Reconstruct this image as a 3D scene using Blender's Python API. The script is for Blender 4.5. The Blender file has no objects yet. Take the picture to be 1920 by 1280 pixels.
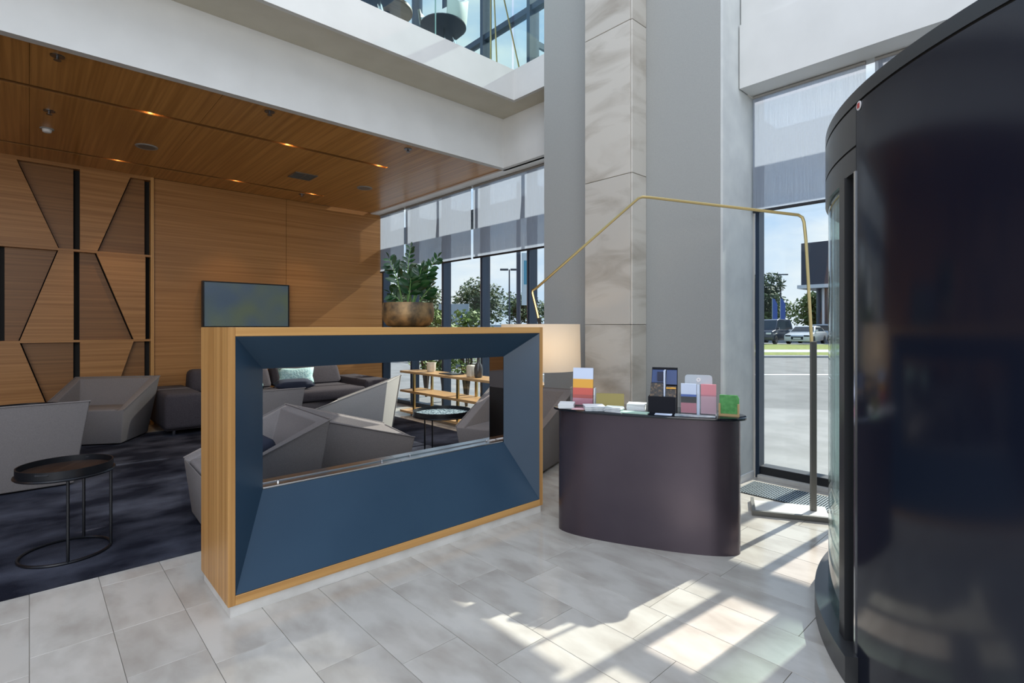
import bpy, bmesh, math, random
from mathutils import Vector, Matrix
random.seed(7)
SC = bpy.context.scene
COL = SC.collection
PI = math.pi
R = math.radians

# ------------------------------------------------------------ camera, sky, sun, exposure
H = 1.35
FWD = Vector((0.67691, 0.73607, 0.0))
RGT = Vector((0.73607, -0.67691, 0.0))
cam = bpy.data.cameras.new('camera')
cam.sensor_width = 36.0
cam.lens = 984.0 / 1920.0 * 36.0
cam.shift_y = -27.0 / 1920.0
cam.clip_start = 0.05
cam.clip_end = 600
camo = bpy.data.objects.new('camera', cam)
COL.objects.link(camo)
camo.location = (0, 0, H)
camo.rotation_euler = FWD.to_track_quat('-Z', 'Y').to_euler()
SC.camera = camo

W = bpy.data.worlds.new('sky')
SC.world = W
W.use_nodes = True
nt = W.node_tree
nt.nodes.clear()
N = nt.nodes.new
L = nt.links.new
tc = N('ShaderNodeTexCoord')
sep = N('ShaderNodeSeparateXYZ')
L(tc.outputs['Generated'], sep.inputs[0])
rmp = N('ShaderNodeValToRGB')
rmp.color_ramp.elements[0].position = 0.0
rmp.color_ramp.elements[0].color = (0.66, 0.78, 0.93, 1)
rmp.color_ramp.elements[1].position = 0.75
rmp.color_ramp.elements[1].color = (0.19, 0.40, 0.80, 1)
e = rmp.color_ramp.elements.new(0.25)
e.color = (0.46, 0.64, 0.91, 1)
L(sep.outputs['Z'], rmp.inputs[0])
mp = N('ShaderNodeMapping')
mp.inputs['Scale'].default_value = (2.2, 2.2, 5.0)
L(tc.outputs['Generated'], mp.inputs[0])
nz = N('ShaderNodeTexNoise')
nz.inputs['Scale'].default_value = 1.6
nz.inputs['Detail'].default_value = 7
nz.inputs['Roughness'].default_value = 0.55
L(mp.outputs[0], nz.inputs['Vector'])
cr = N('ShaderNodeValToRGB')
cr.color_ramp.elements[0].position = 0.42
cr.color_ramp.elements[0].color = (0, 0, 0, 1)
cr.color_ramp.elements[1].position = 0.66
cr.color_ramp.elements[1].color = (1, 1, 1, 1)
L(nz.outputs['Fac'], cr.inputs[0])
mx = N('ShaderNodeMixRGB')
L(cr.outputs[0], mx.inputs[0])
L(rmp.outputs[0], mx.inputs[1])
mx.inputs[2].default_value = (0.92, 0.94, 0.97, 1)
bg = N('ShaderNodeBackground')
L(mx.outputs[0], bg.inputs[0])
bg.inputs[1].default_value = 0.95
ow = N('ShaderNodeOutputWorld')
L(bg.outputs[0], ow.inputs[0])

SUN_EL, SUN_AZ = R(36.4), R(4.5)
sun = bpy.data.lights.new('sun', 'SUN')
sun.energy = 7.6
sun.angle = R(0.55)
sun.color = (1.0, 0.93, 0.84)
suno = bpy.data.objects.new('sun', sun)
COL.objects.link(suno)
sd = Vector((-math.cos(SUN_EL) * math.cos(SUN_AZ), math.cos(SUN_EL) * math.sin(SUN_AZ), -math.sin(SUN_EL)))
suno.rotation_euler = sd.to_track_quat('-Z', 'Y').to_euler()
suno.location = (20, -1, 15)



def area(name, loc, aim, sx, sy, watts, col=(1, 1, 1)):
    a = bpy.data.lights.new(name, 'AREA')
    a.shape = 'RECTANGLE'
    a.size, a.size_y, a.energy, a.color = sx, sy, watts, col
    o = bpy.data.objects.new(name, a)
    COL.objects.link(o)
    o.location = loc
    o.rotation_euler = Vector(aim).to_track_quat('-Z', 'Y').to_euler()
    return o


area('overhead_fill', (-0.5, -0.8, 9.0), (0, 0, -1), 9.0, 9.0, 420, (0.95, 0.98, 1.0))  # added fill lamp high overhead, brightens the interior
area('rear_fill', (-5.5, -5.5, 3.2), (0.62, 0.76, -0.12), 7.0, 5.0, 330, (1.0, 0.97, 0.93))  # added fill lamp behind the camera, no window stands there

SC.view_settings.view_transform = 'Standard'
SC.view_settings.look = 'None'
SC.view_settings.gamma = 1.0
SC.view_settings.use_curve_mapping = False
SC.view_settings.exposure = 0.25
SC.cycles.max_bounces = 10
SC.cycles.diffuse_bounces = 5
SC.cycles.glossy_bounces = 4
SC.cycles.transmission_bounces = 6
SC.cycles.transparent_max_bounces = 24
SC.cycles.use_denoising = True
SC.cycles.caustics_reflective = False
SC.cycles.caustics_refractive = False


# ------------------------------------------------------------ helpers
def tag(o, label=None, cat=None, group=None, kind=None):
    if label: o['label'] = label
    if cat: o['category'] = cat
    if group: o['group'] = group
    if kind: o['kind'] = kind
    return o


def empty(name, loc=(0, 0, 0), rz=0.0, kind=None, parent=None):
    o = bpy.data.objects.new(name, None)
    COL.objects.link(o)
    o.location = loc
    o.rotation_euler = (0, 0, rz)
    o.empty_display_size = 0.1
    if kind: o['kind'] = kind
    if parent: o.parent = parent
    return o


def thing(name, label, cat, loc=(0, 0, 0), rz=0.0, group=None):
    return tag(empty(name, loc, rz), label, cat, group)


class MB:
    """collects shapes for one mesh"""
    def __init__(self):
        self.v, self.f, self.fm = [], [], []
        self.mi = 0

    def add(self, verts, faces):
        n = len(self.v)
        self.v += [tuple(p) for p in verts]
        self.f += [tuple(i + n for i in f) for f in faces]
        self.fm += [self.mi] * len(faces)
        return self

    def box(self, x0, y0, z0, x1, y1, z1):
        return self.add([(x0, y0, z0), (x1, y0, z0), (x1, y1, z0), (x0, y1, z0), (x0, y0, z1), (x1, y0, z1), (x1, y1, z1), (x0, y1, z1)],
                        [(0, 3, 2, 1), (4, 5, 6, 7), (0, 1, 5, 4), (1, 2, 6, 5), (2, 3, 7, 6), (3, 0, 4, 7)])

    def hexa(self, p):
        return self.add(p, [(0, 3, 2, 1), (4, 5, 6, 7), (0, 1, 5, 4), (1, 2, 6, 5), (2, 3, 7, 6), (3, 0, 4, 7)])

    def prism(self, poly, z0, z1):
        n = len(poly)
        vs = [(p[0], p[1], z0) for p in poly] + [(p[0], p[1], z1) for p in poly]
        fs = [tuple(range(n - 1, -1, -1)), tuple(range(n, 2 * n))] + [(i, (i + 1) % n, n + (i + 1) % n, n + i) for i in range(n)]
        return self.add(vs, fs)

    def slab_xz(self, poly, y0, y1):
        """polygon in x,z (anticlockwise seen from -y) extruded from y0 (front) to y1"""
        n = len(poly)
        vs = [(p[0], y0, p[1]) for p in poly] + [(p[0], y1, p[1]) for p in poly]
        fs = [tuple(range(n)), tuple(range(2 * n - 1, n - 1, -1))] + [(i, n + i, n + (i + 1) % n, (i + 1) % n) for i in range(n)]
        return self.add(vs, fs)

    def slab_yz(self, poly, x0, x1):
        n = len(poly)
        vs = [(x0, p[0], p[1]) for p in poly] + [(x1, p[0], p[1]) for p in poly]
        fs = [tuple(range(n - 1, -1, -1)), tuple(range(n, 2 * n))] + [(i, (i + 1) % n, n + (i + 1) % n, n + i) for i in range(n)]
        return self.add(vs, fs)

    def lathe(self, prof, n=32, c=(0, 0)):
        """profile of (r, z) from bottom to top; closed with caps where r > 0"""
        m = len(prof)
        vs = [(c[0] + r * math.cos(2 * PI * k / n), c[1] + r * math.sin(2 * PI * k / n), z) for (r, z) in prof for k in range(n)]
        fs = [(j * n + k, j * n + (k + 1) % n, (j + 1) * n + (k + 1) % n, (j + 1) * n + k) for j in range(m - 1) for k in range(n)]
        if prof[0][0] > 1e-5: fs.append(tuple(range(n - 1, -1, -1)))
        if prof[-1][0] > 1e-5: fs.append(tuple((m - 1) * n + k for k in range(n)))
        return self.add(vs, fs)

    def tube(self, pts, r, n=8, closed=False):
        pts = [Vector(p) for p in pts]
        m = len(pts)
        rs = r if isinstance(r, (list, tuple)) else [r] * m
        vs, ref = [], None
        for i, p in enumerate(pts):
            a = pts[(i - 1) % m] if (closed or i) else pts[0]
            b = pts[(i + 1) % m] if (closed or i < m - 1) else pts[-1]
            t = (b - a).normalized()
            if ref is None:
                ref = t.orthogonal().normalized()
            ref = (ref - t * ref.dot(t)).normalized()
            s = t.cross(ref)
            for k in range(n):
                q = p + (ref * math.cos(2 * PI * k / n) + s * math.sin(2 * PI * k / n)) * rs[i]
                vs.append(q)
        fs = []
        for i in range(m if closed else m - 1):
            j = (i + 1) % m
            fs += [(i * n + k, i * n + (k + 1) % n, j * n + (k + 1) % n, j * n + k) for k in range(n)]
        if not closed:
            fs += [tuple(range(n - 1, -1, -1)), tuple((m - 1) * n + k for k in range(n))]
        return self.add(vs, fs)

    def arc_wall(self, cx, cy, r0, r1, a0, a1, z0, z1, n=24):
        """curved slab between radii r0<r1, angles a0..a1 (radians)"""
        vs, fs = [], []
        for k in range(n + 1):
            a = a0 + (a1 - a0) * k / n
            c, s = math.cos(a), math.sin(a)
            vs += [(cx + r0 * c, cy + r0 * s, z0), (cx + r1 * c, cy + r1 * s, z0), (cx + r1 * c, cy + r1 * s, z1), (cx + r0 * c, cy + r0 * s, z1)]
        for k in range(n):
            i, j = 4 * k, 4 * k + 4
            fs += [(i, j, j + 1, i + 1), (i + 1, j + 1, j + 2, i + 2), (i + 2, j + 2, j + 3, i + 3), (i + 3, j + 3, j, i)]
        fs += [(0, 1, 2, 3), (4 * n + 3, 4 * n + 2, 4 * n + 1, 4 * n)]
        return self.add(vs, fs)

    def mesh(self, name, mat, bevel=0.0, seg=2, smooth=False, angle=30):
        me = bpy.data.meshes.new(name)
        me.from_pydata(self.v, [], self.f)
        mats = mat if isinstance(mat, (list, tuple)) else [mat]
        for m in mats: me.materials.append(m)
        if len(mats) > 1:
            for p, i in zip(me.polygons, self.fm): p.material_index = i
        bm = bmesh.new()
        bm.from_mesh(me)
        bmesh.ops.recalc_face_normals(bm, faces=bm.faces)
        if bevel:
            es = [ed for ed in bm.edges if len(ed.link_faces) == 2 and ed.calc_face_angle(0) > R(angle)]
            bmesh.ops.bevel(bm, geom=es, offset=bevel, segments=seg, profile=0.5, affect='EDGES', clamp_overlap=True)
        if smooth:
            for f in bm.faces: f.smooth = True
            for ed in bm.edges:
                if len(ed.link_faces) == 2 and ed.calc_face_angle(0) > R(38): ed.smooth = False
        bm.to_mesh(me)
        bm.free()
        return me

    def build(self, name, mat, parent=None, kind=None, **kw):
        return obj(name, self.mesh(name, mat, **kw), parent, kind)


def obj(name, me, parent=None, kind=None, loc=None, rz=None):
    o = bpy.data.objects.new(name, me)
    COL.objects.link(o)
    if parent: o.parent = parent
    if kind: o['kind'] = kind
    if loc is not None: o.location = loc
    if rz is not None: o.rotation_euler = (0, 0, rz)
    return o


def copy_tree(o, parent=None):
    c = o.copy()
    COL.objects.link(c)
    c.parent = parent
    for ch in list(o.children): copy_tree(ch, c)
    return c


# ------------------------------------------------------------ materials
def mat(name, col, rough=0.5, metal=0.0, spec=0.5, **kw):
    m = bpy.data.materials.new(name)
    m.use_nodes = True
    b = m.node_tree.nodes['Principled BSDF']
    b.inputs['Base Color'].default_value = (*col, 1)
    b.inputs['Roughness'].default_value = rough
    b.inputs['Metallic'].default_value = metal
    b.inputs['Specular IOR Level'].default_value = spec
    for k, v in kw.items(): b.inputs[k].default_value = v
    return m


def noisy(name, c0, c1, scale=(1, 1, 1), nscale=5.0, detail=5.0, rough=0.5, metal=0.0, spec=0.5, lo=0.35, hi=0.65, bump=0.0, rnd=0.0,
          distort=0.0, bscale=None, **kw):
    """two-tone procedural noise material in object coordinates; rnd = brightness change from object to object"""
    m = mat(name, c0, rough, metal, spec, **kw)
    t = m.node_tree
    n, l = t.nodes.new, t.links.new
    b = t.nodes['Principled BSDF']
    g = n('ShaderNodeTexCoord')
    mp = n('ShaderNodeMapping')
    mp.inputs['Scale'].default_value = scale
    l(g.outputs['Object'], mp.inputs[0])
    vec = mp.outputs[0]
    if rnd:
        oi = n('ShaderNodeObjectInfo')
        ad = n('ShaderNodeVectorMath')
        ad.operation = 'MULTIPLY_ADD'
        cb = n('ShaderNodeCombineXYZ')
        for i in range(3): l(oi.outputs['Random'], cb.inputs[i])
        l(cb.outputs[0], ad.inputs[0])
        ad.inputs[1].default_value = (37.0, 53.0, 71.0)
        l(vec, ad.inputs[2])
        vec = ad.outputs[0]
    z = n('ShaderNodeTexNoise')
    z.inputs['Scale'].default_value = nscale
    z.inputs['Detail'].default_value = detail
    z.inputs['Distortion'].default_value = distort
    l(vec, z.inputs['Vector'])
    r = n('ShaderNodeValToRGB')
    r.color_ramp.elements[0].position = lo
    r.color_ramp.elements[0].color = (*c0, 1)
    r.color_ramp.elements[1].position = hi
    r.color_ramp.elements[1].color = (*c1, 1)
    l(z.outputs['Fac'], r.inputs[0])
    out = r.outputs[0]
    if rnd:
        ma = n('ShaderNodeMapRange')
        ma.inputs['To Min'].default_value = 1 - rnd
        ma.inputs['To Max'].default_value = 1 + rnd
        l(oi.outputs['Random'], ma.inputs[0])
        mm = n('ShaderNodeVectorMath')
        mm.operation = 'SCALE'
        l(out, mm.inputs[0])
        l(ma.outputs[0], mm.inputs['Scale'])
        out = mm.outputs[0]
    l(out, b.inputs['Base Color'])
    if bump:
        z2 = z
        if bscale:
            z2 = n('ShaderNodeTexNoise')
            z2.inputs['Scale'].default_value = bscale
            z2.inputs['Detail'].default_value = 3
            l(g.outputs['Object'], z2.inputs['Vector'])
        bp = n('ShaderNodeBump')
        bp.inputs['Strength'].default_value = bump
        bp.inputs['Distance'].default_value = 0.01
        l(z2.outputs['Fac'], bp.inputs['Height'])
        l(bp.outputs[0], b.inputs['Normal'])
    return m


def wood(name, c0, c1, axis, rough=0.38):
    s = {'x': (0.5, 40, 40), 'y': (34, 0.5, 34), 'z': (44, 44, 0.5)}[axis]
    c0, c1 = [v * 0.95 for v in c0], [min(1, v * 1.05) for v in c1]
    return noisy(name, tuple(c0), tuple(c1), scale=s, nscale=1.0, detail=6, rough=rough, lo=0.36, hi=0.64, spec=0.4)


def glass_mat(name, tint=(0.93, 0.97, 0.97), gloss=1.0, rough=0.0):
    m = bpy.data.materials.new(name)
    m.use_nodes = True
    t = m.node_tree
    t.nodes.clear()
    n, l = t.nodes.new, t.links.new
    tr = n('ShaderNodeBsdfTransparent')
    tr.inputs[0].default_value = (*tint, 1)
    gl = n('ShaderNodeBsdfGlossy')
    gl.inputs['Roughness'].default_value = rough
    fr = n('ShaderNodeFresnel')
    ge = n('ShaderNodeNewGeometry')
    io = n('ShaderNodeMapRange')          # the pane reads the same from either side
    io.inputs['To Min'].default_value = 1.45
    io.inputs['To Max'].default_value = 1 / 1.45
    l(ge.outputs['Backfacing'], io.inputs[0])
    l(io.outputs[0], fr.inputs[0])
    mu = n('ShaderNodeMath')
    mu.operation = 'MULTIPLY'
    mu.inputs[1].default_value = gloss
    l(fr.outputs[0], mu.inputs[0])
    ms = n('ShaderNodeMixShader')
    l(mu.outputs[0], ms.inputs[0])
    l(tr.outputs[0], ms.inputs[1])
    l(gl.outputs[0], ms.inputs[2])
    o = n('ShaderNodeOutputMaterial')
    l(ms.outputs[0], o.inputs[0])
    return m


def sheer_mat(name, col, see=0.25, trans=0.5):
    """woven screen: part open weave, part translucent, part diffuse"""
    m = bpy.data.materials.new(name)
    m.use_nodes = True
    t = m.node_tree
    t.nodes.clear()
    n, l = t.nodes.new, t.links.new
    g = n('ShaderNodeTexCoord')
    mp = n('ShaderNodeMapping')
    mp.inputs['Scale'].default_value = (1, 160, 3)
    l(g.outputs['Object'], mp.inputs[0])
    z = n('ShaderNodeTexNoise')
    z.inputs['Scale'].default_value = 1.0
    l(mp.outputs[0], z.inputs['Vector'])
    ma = n('ShaderNodeMapRange')
    ma.inputs['From Min'].default_value = 0.3
    ma.inputs['From Max'].default_value = 0.7
    ma.inputs['To Min'].default_value = see * 0.75
    ma.inputs['To Max'].default_value = see * 1.25
    l(z.outputs['Fac'], ma.inputs[0])
    d = n('ShaderNodeBsdfDiffuse')
    d.inputs[0].default_value = (*col, 1)
    tl = n('ShaderNodeBsdfTranslucent')
    tl.inputs[0].default_value = (*col, 1)
    a = n('ShaderNodeMixShader')
    a.inputs[0].default_value = trans
    l(d.outputs[0], a.inputs[1])
    l(tl.outputs[0], a.inputs[2])
    tr = n('ShaderNodeBsdfTransparent')
    b = n('ShaderNodeMixShader')
    l(ma.outputs[0], b.inputs[0])
    l(a.outputs[0], b.inputs[1])
    l(tr.outputs[0], b.inputs[2])
    o = n('ShaderNodeOutputMaterial')
    l(b.outputs[0], o.inputs[0])
    return m


M = {}
M['plaster'] = noisy('white_plaster', (0.62, 0.62, 0.60), (0.66, 0.66, 0.64), nscale=3, rough=0.7)
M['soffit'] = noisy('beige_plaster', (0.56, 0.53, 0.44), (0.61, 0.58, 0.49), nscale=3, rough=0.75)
M['concrete'] = noisy('grey_wall_paint', (0.31, 0.315, 0.30), (0.36, 0.365, 0.35), nscale=220, detail=2, rough=0.8, bump=0.02)
M['concrete_lit'] = noisy('grey_wall_paint_lit', (0.56, 0.58, 0.57), (0.64, 0.66, 0.64), nscale=5, detail=4, rough=0.6)  # column grey made paler: sunlight on the reveal is put into the colour
M['tile'] = noisy('limestone_tile', (0.38, 0.345, 0.30), (0.52, 0.49, 0.44), scale=(1.6, 0.8, 1), nscale=4.5, detail=14, rough=0.15, spec=0.5,
                  lo=0.28, hi=0.60, rnd=0.05, distort=0.2)
M['grout'] = mat('grout', (0.22, 0.20, 0.17), 0.9)
M['stone'] = noisy('veined_travertine', (0.37, 0.33, 0.275), (0.54, 0.505, 0.445), scale=(1.0, 1.0, 3.0), nscale=1.6, detail=12, rough=0.5, lo=0.30,
                   hi=0.52, rnd=0.05, distort=0.7)
M['wood_x'] = wood('oak_veneer_horizontal', (0.315, 0.140, 0.040), (0.405, 0.197, 0.064), 'x')
M['wood_y'] = wood('oak_veneer_ceiling', (0.41, 0.185, 0.043), (0.54, 0.265, 0.075), 'y', 0.30)
M['wood_z'] = wood('oak_veneer_vertical', (0.40, 0.195, 0.056), (0.53, 0.285, 0.095), 'z')
M['wood_cx'] = wood('oak_edge', (0.45, 0.225, 0.068), (0.55, 0.30, 0.10), 'x')
M['wood_shaded'] = wood('oak_veneer_shaded', (0.20, 0.088, 0.026), (0.26, 0.122, 0.040), 'x')  # darker copy of the oak, with the shade of recesses in its colour
M['wood_shelf'] = wood('oak_shelf', (0.42, 0.25, 0.11), (0.52, 0.33, 0.16), 'y')
M['black'] = mat('black_gap', (0.008, 0.007, 0.006), 0.8)
M['blue'] = noisy('blue_lacquer', (0.022, 0.050, 0.086), (0.027, 0.058, 0.097), nscale=2, rough=0.38, spec=0.45)
M['steel'] = noisy('brushed_steel', (0.55, 0.56, 0.57), (0.68, 0.69, 0.70), scale=(2, 60, 60), nscale=1, rough=0.28, metal=1.0)
M['mirror'] = mat('dark_mirror', (0.42, 0.40, 0.40), 0.03, 1.0)
M['frame'] = mat('navy_aluminium', (0.022, 0.040, 0.072), 0.38, 0.3)
M['frame_dark'] = mat('anthracite_aluminium', (0.022, 0.023, 0.027), 0.4, 0.3)
M['drum'] = noisy('black_lacquered_metal', (0.007, 0.009, 0.019), (0.009, 0.012, 0.023), nscale=1.2, rough=0.13, spec=0.5)
M['drum2'] = mat('charcoal_metal', (0.045, 0.046, 0.048), 0.3, 0.2)
M['glass'] = glass_mat('window_glass', gloss=0.8)
M['glass_green'] = glass_mat('greenish_glass', (0.86, 0.95, 0.94), 0.9)
M['acrylic'] = glass_mat('clear_acrylic', (0.93, 0.95, 0.97), 1.4)
M['glass_edge'] = mat('glass_edge', (0.28, 0.45, 0.42), 0.15)
M['blind'] = sheer_mat('screen_fabric', (0.49, 0.53, 0.60), 0.34, 0.6)
M['fabric'] = noisy('taupe_upholstery', (0.17, 0.155, 0.15), (0.22, 0.20, 0.195), nscale=260, detail=2, rough=0.95, spec=0.15, bump=0.25)
M['fabric_l'] = noisy('grey_upholstery', (0.30, 0.29, 0.28), (0.36, 0.35, 0.335), nscale=260, detail=2, rough=0.95, spec=0.15, bump=0.25)
M['sofa'] = noisy('charcoal_upholstery', (0.038, 0.033, 0.039), (0.060, 0.053, 0.060), nscale=120, detail=3, rough=0.95, spec=0.2, bump=0.25)
M['teal'] = noisy('teal_weave', (0.25, 0.42, 0.43), (0.45, 0.62, 0.60), scale=(1, 1, 1), nscale=40, detail=2, rough=0.9, bump=0.6)
M['navy_fab'] = mat('navy_fabric', (0.012, 0.017, 0.035), 0.9)
M['rug'] = noisy('navy_carpet', (0.012, 0.013, 0.020), (0.075, 0.080, 0.105), scale=(0.9, 1.2, 1), nscale=2.0, detail=14, rough=1.0, spec=0.05, lo=0.40, hi=0.70,
                 bump=0.4, bscale=180)
M['tableblack'] = mat('black_steel', (0.010, 0.011, 0.014), 0.35, 0.4)
M['traytop'] = noisy('dark_tray_veneer', (0.020, 0.012, 0.009), (0.035, 0.020, 0.014), scale=(3, 40, 1), nscale=1, rough=0.45, spec=0.25)
M['tray_blue'] = noisy('hammered_grey_tray', (0.05, 0.09, 0.11), (0.42, 0.52, 0.56), nscale=60, detail=2, rough=0.2, lo=0.4, hi=0.6, bump=0.8)
M['brass'] = mat('brass', (0.62, 0.48, 0.22), 0.28, 1.0)
M['bronze_post'] = mat('grey_bronze', (0.17, 0.165, 0.15), 0.4, 0.25)
M['shade'] = sheer_mat('linen_shade', (0.88, 0.80, 0.68), 0.02, 0.5)
M['plum'] = noisy('plum_metallic_panel', (0.074, 0.058, 0.072), (0.086, 0.068, 0.082), nscale=3, rough=0.27, metal=0.6, spec=0.5)
M['counterglass'] = mat('black_glass', (0.006, 0.008, 0.012), 0.05, 0.0, 0.6)
M['white_plinth'] = noisy('plinth_stone', (0.56, 0.54, 0.50), (0.68, 0.66, 0.62), nscale=6, rough=0.35)
M['pot'] = noisy('hammered_bronze', (0.060, 0.047, 0.030), (0.30, 0.19, 0.085), nscale=14, detail=6, rough=0.5, metal=0.45, lo=0.38, hi=0.68, bump=0.35)
M['soil'] = mat('soil', (0.03, 0.022, 0.015), 1.0)
M['leaf'] = noisy('glossy_leaf', (0.008, 0.034, 0.010), (0.014, 0.060, 0.014), nscale=8, rough=0.3, rnd=0.3)
M['stem'] = mat('leaf_stem', (0.10, 0.20, 0.05), 0.5)
M['tvframe'] = mat('black_plastic', (0.008, 0.008, 0.009), 0.3)
M['white'] = mat('white_paint', (0.78, 0.78, 0.77), 0.5)
M['chrome'] = mat('chrome', (0.7, 0.7, 0.7), 0.15, 1.0)
M['grey_plastic'] = mat('grey_plastic', (0.28, 0.27, 0.25), 0.5)
M['paper'] = mat('white_paper', (0.72, 0.74, 0.75), 0.6)
M['paper2'] = noisy('magazine_print', (0.22, 0.28, 0.32), (0.60, 0.64, 0.66), nscale=18, detail=3, rough=0.4)
M['cream'] = noisy('cream_ceramic', (0.60, 0.55, 0.44), (0.68, 0.63, 0.52), nscale=20, rough=0.5)
M['darkvase'] = mat('dark_glazed_ceramic', (0.06, 0.06, 0.06), 0.2)
M['gold'] = mat('gold_card', (0.24, 0.195, 0.055), 0.45, 0.3)
M['blackcard'] = mat('black_card', (0.006, 0.007, 0.012), 0.5, 0.0, 0.15)
M['asphalt'] = noisy('asphalt', (0.12, 0.125, 0.13), (0.17, 0.175, 0.18), nscale=1.5, detail=10, rough=0.9)
M['paving'] = noisy('pale_paving', (0.19, 0.195, 0.20), (0.26, 0.265, 0.27), nscale=2, detail=8, rough=0.85)
M['grass'] = noisy('mown_grass', (0.11, 0.16, 0.02), (0.24, 0.27, 0.05), nscale=6, detail=8, rough=1.0)
M['kerb'] = mat('kerb_stone', (0.42, 0.42, 0.41), 0.9)
M['foliage'] = noisy('tree_leaves', (0.028, 0.060, 0.022), (0.075, 0.125, 0.045), nscale=0.9, detail=3, rough=0.8)
M['foliage2'] = noisy('pale_tree_leaves', (0.07, 0.12, 0.035), (0.17, 0.24, 0.07), nscale=0.9, detail=3, rough=0.8)
M['shrub'] = noisy('shrub_leaves', (0.06, 0.13, 0.02), (0.22, 0.33, 0.06), nscale=9, detail=2, rough=0.6)
M['bark'] = mat('bark', (0.07, 0.05, 0.035), 1.0)
M['bld'] = mat('dark_cladding', (0.030, 0.042, 0.070), 0.5)
M['bldglass'] = noisy('dark_facade_glass', (0.025, 0.045, 0.065), (0.10, 0.15, 0.19), scale=(1, 1, 0.3), nscale=0.5, rough=0.12)
M['bldwhite'] = mat('white_fascia', (0.62, 0.66, 0.70), 0.5)
M['carwhite'] = mat('white_car_paint', (0.66, 0.68, 0.70), 0.2, **{'Coat Weight': 0.5})
M['carblack'] = mat('dark_blue_car_paint', (0.020, 0.028, 0.050), 0.2, **{'Coat Weight': 0.5})
M['carsilver'] = mat('silver_car_paint', (0.42, 0.45, 0.48), 0.22, 0.3)
M['carglass'] = mat('car_glass', (0.02, 0.03, 0.04), 0.05)
M['tyre'] = mat('tyre', (0.012, 0.012, 0.013), 0.8)
M['headlight'] = mat('headlight', (0.75, 0.78, 0.8), 0.1)
M['signblue'] = mat('blue_sign', (0.02, 0.07, 0.36), 0.4)
M['signgrey'] = mat('grey_blue_panel', (0.36, 0.43, 0.50), 0.6)
M['flag'] = mat('blue_flag', (0.07, 0.14, 0.45), 0.8)
M['flagw'] = mat('white_flag', (0.62, 0.70, 0.74), 0.8)
M['flagt'] = mat('turquoise_flag', (0.12, 0.36, 0.50), 0.8)
M['grate'] = mat('galvanised_grate', (0.24, 0.28, 0.30), 0.4, 0.6)
M['red'] = mat('red_mark', (0.55, 0.05, 0.04), 0.4)
M['orange'] = mat('orange_print', (0.80, 0.40, 0.05), 0.5)
M['coral'] = mat('coral_print', (0.62, 0.115, 0.085), 0.5)
M['pink'] = mat('pink_print', (0.70, 0.26, 0.30), 0.5)
M['palepink'] = mat('pale_pink_print', (0.74, 0.44, 0.48), 0.5)
M['skyprint'] = mat('pale_blue_print', (0.62, 0.70, 0.86), 0.5)
M['green'] = noisy('green_print', (0.050, 0.26, 0.055), (0.10, 0.36, 0.10), nscale=40, rough=0.5)
M['bluep'] = mat('blue_print', (0.010, 0.045, 0.17), 0.3)
M['blued'] = mat('navy_print', (0.006, 0.014, 0.05), 0.3)
M['brownp'] = noisy('night_print', (0.010, 0.009, 0.010), (0.22, 0.13, 0.06), nscale=70, detail=2, rough=0.3, lo=0.5, hi=0.75)
M['woodholder'] = mat('light_wood', (0.48, 0.33, 0.15), 0.5)

FX = 4.85            # facade plane (x)
WY = 8.75            # wood wall plane (y)
CZ = 3.42            # wood ceiling height

# ------------------------------------------------------------ floor and ground outside
fl = MB().box(-8, -6, -0.06, FX, WY, -0.004).build('floor', M['grout'], None, 'structure')
tw = 0.275
tile_me = {}


def tile_mesh(w, ln):
    k = (round(w, 3), round(ln, 3))
    if k not in tile_me:
        tile_me[k] = MB().box(0.001, 0.001, -0.02, w - 0.001, ln - 0.001, 0.0).mesh('floor_tile', M['tile'], bevel=0.001, seg=1)
    return tile_me[k]


ntile = 0
ix0 = -4
for i in range(ix0, 18):
    x = i * tw
    w = tw if x + tw < FX else FX - x
    if w < 0.03: continue
    # joint rows: first joint near y = 2.905, then varied lengths
    rr = random.Random(i * 13 + 5)
    ys = [2.905 + (0.0 if i in (0, 1, 2) else rr.uniform(-0.25, 0.25))]
    ylo = max(-0.5, (x * 0.10) - 0.2) if x > 0 else 0.9
    ymax = 3.62 if x < 3.99 else (8.1 if False else 4.4)
    while ys[0] > ylo: ys.insert(0, ys[0] - (0.42 if (i == 1 and len(ys) == 1) else rr.choice([0.55, 0.69, 0.83])))
    while ys[-1] < ymax: ys.append(ys[-1] + rr.choice([0.55, 0.69, 0.83]))
    for a, b in zip(ys[:-1], ys[1:]):
        obj('floor_tile', tile_mesh(w, b - a), fl, loc=(x, a, 0))
        ntile += 1
# strip of tiles between the rug and the window wall / wood wall
for (x0, x1) in ((4.03, 4.40), (4.40, 4.84)):
    y = 4.95 if x0 < 4.2 else 4.8
    while y < 8.7:
        obj('floor_tile', tile_mesh(x1 - x0, 0.55), fl, loc=(x0, y, 0))
        y += 0.55
x = -2.0
while x < 4.0:
    obj('floor_tile', tile_mesh(0.55, 0.6), fl, loc=(x, 8.14, 0))
    x += 0.55


def strip(d0, d1, z, m, name, kind='structure', w=70, h=0.1):
    """ground strip lying across the view axis between the distances d0 and d1"""
    p = [FWD * d0 - RGT * w, FWD * d0 + RGT * w, FWD * d1 + RGT * w, FWD * d1 - RGT * w]
    return MB().prism([(q.x, q.y) for q in p], z - h, z).build(name, m, None, kind)


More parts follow.
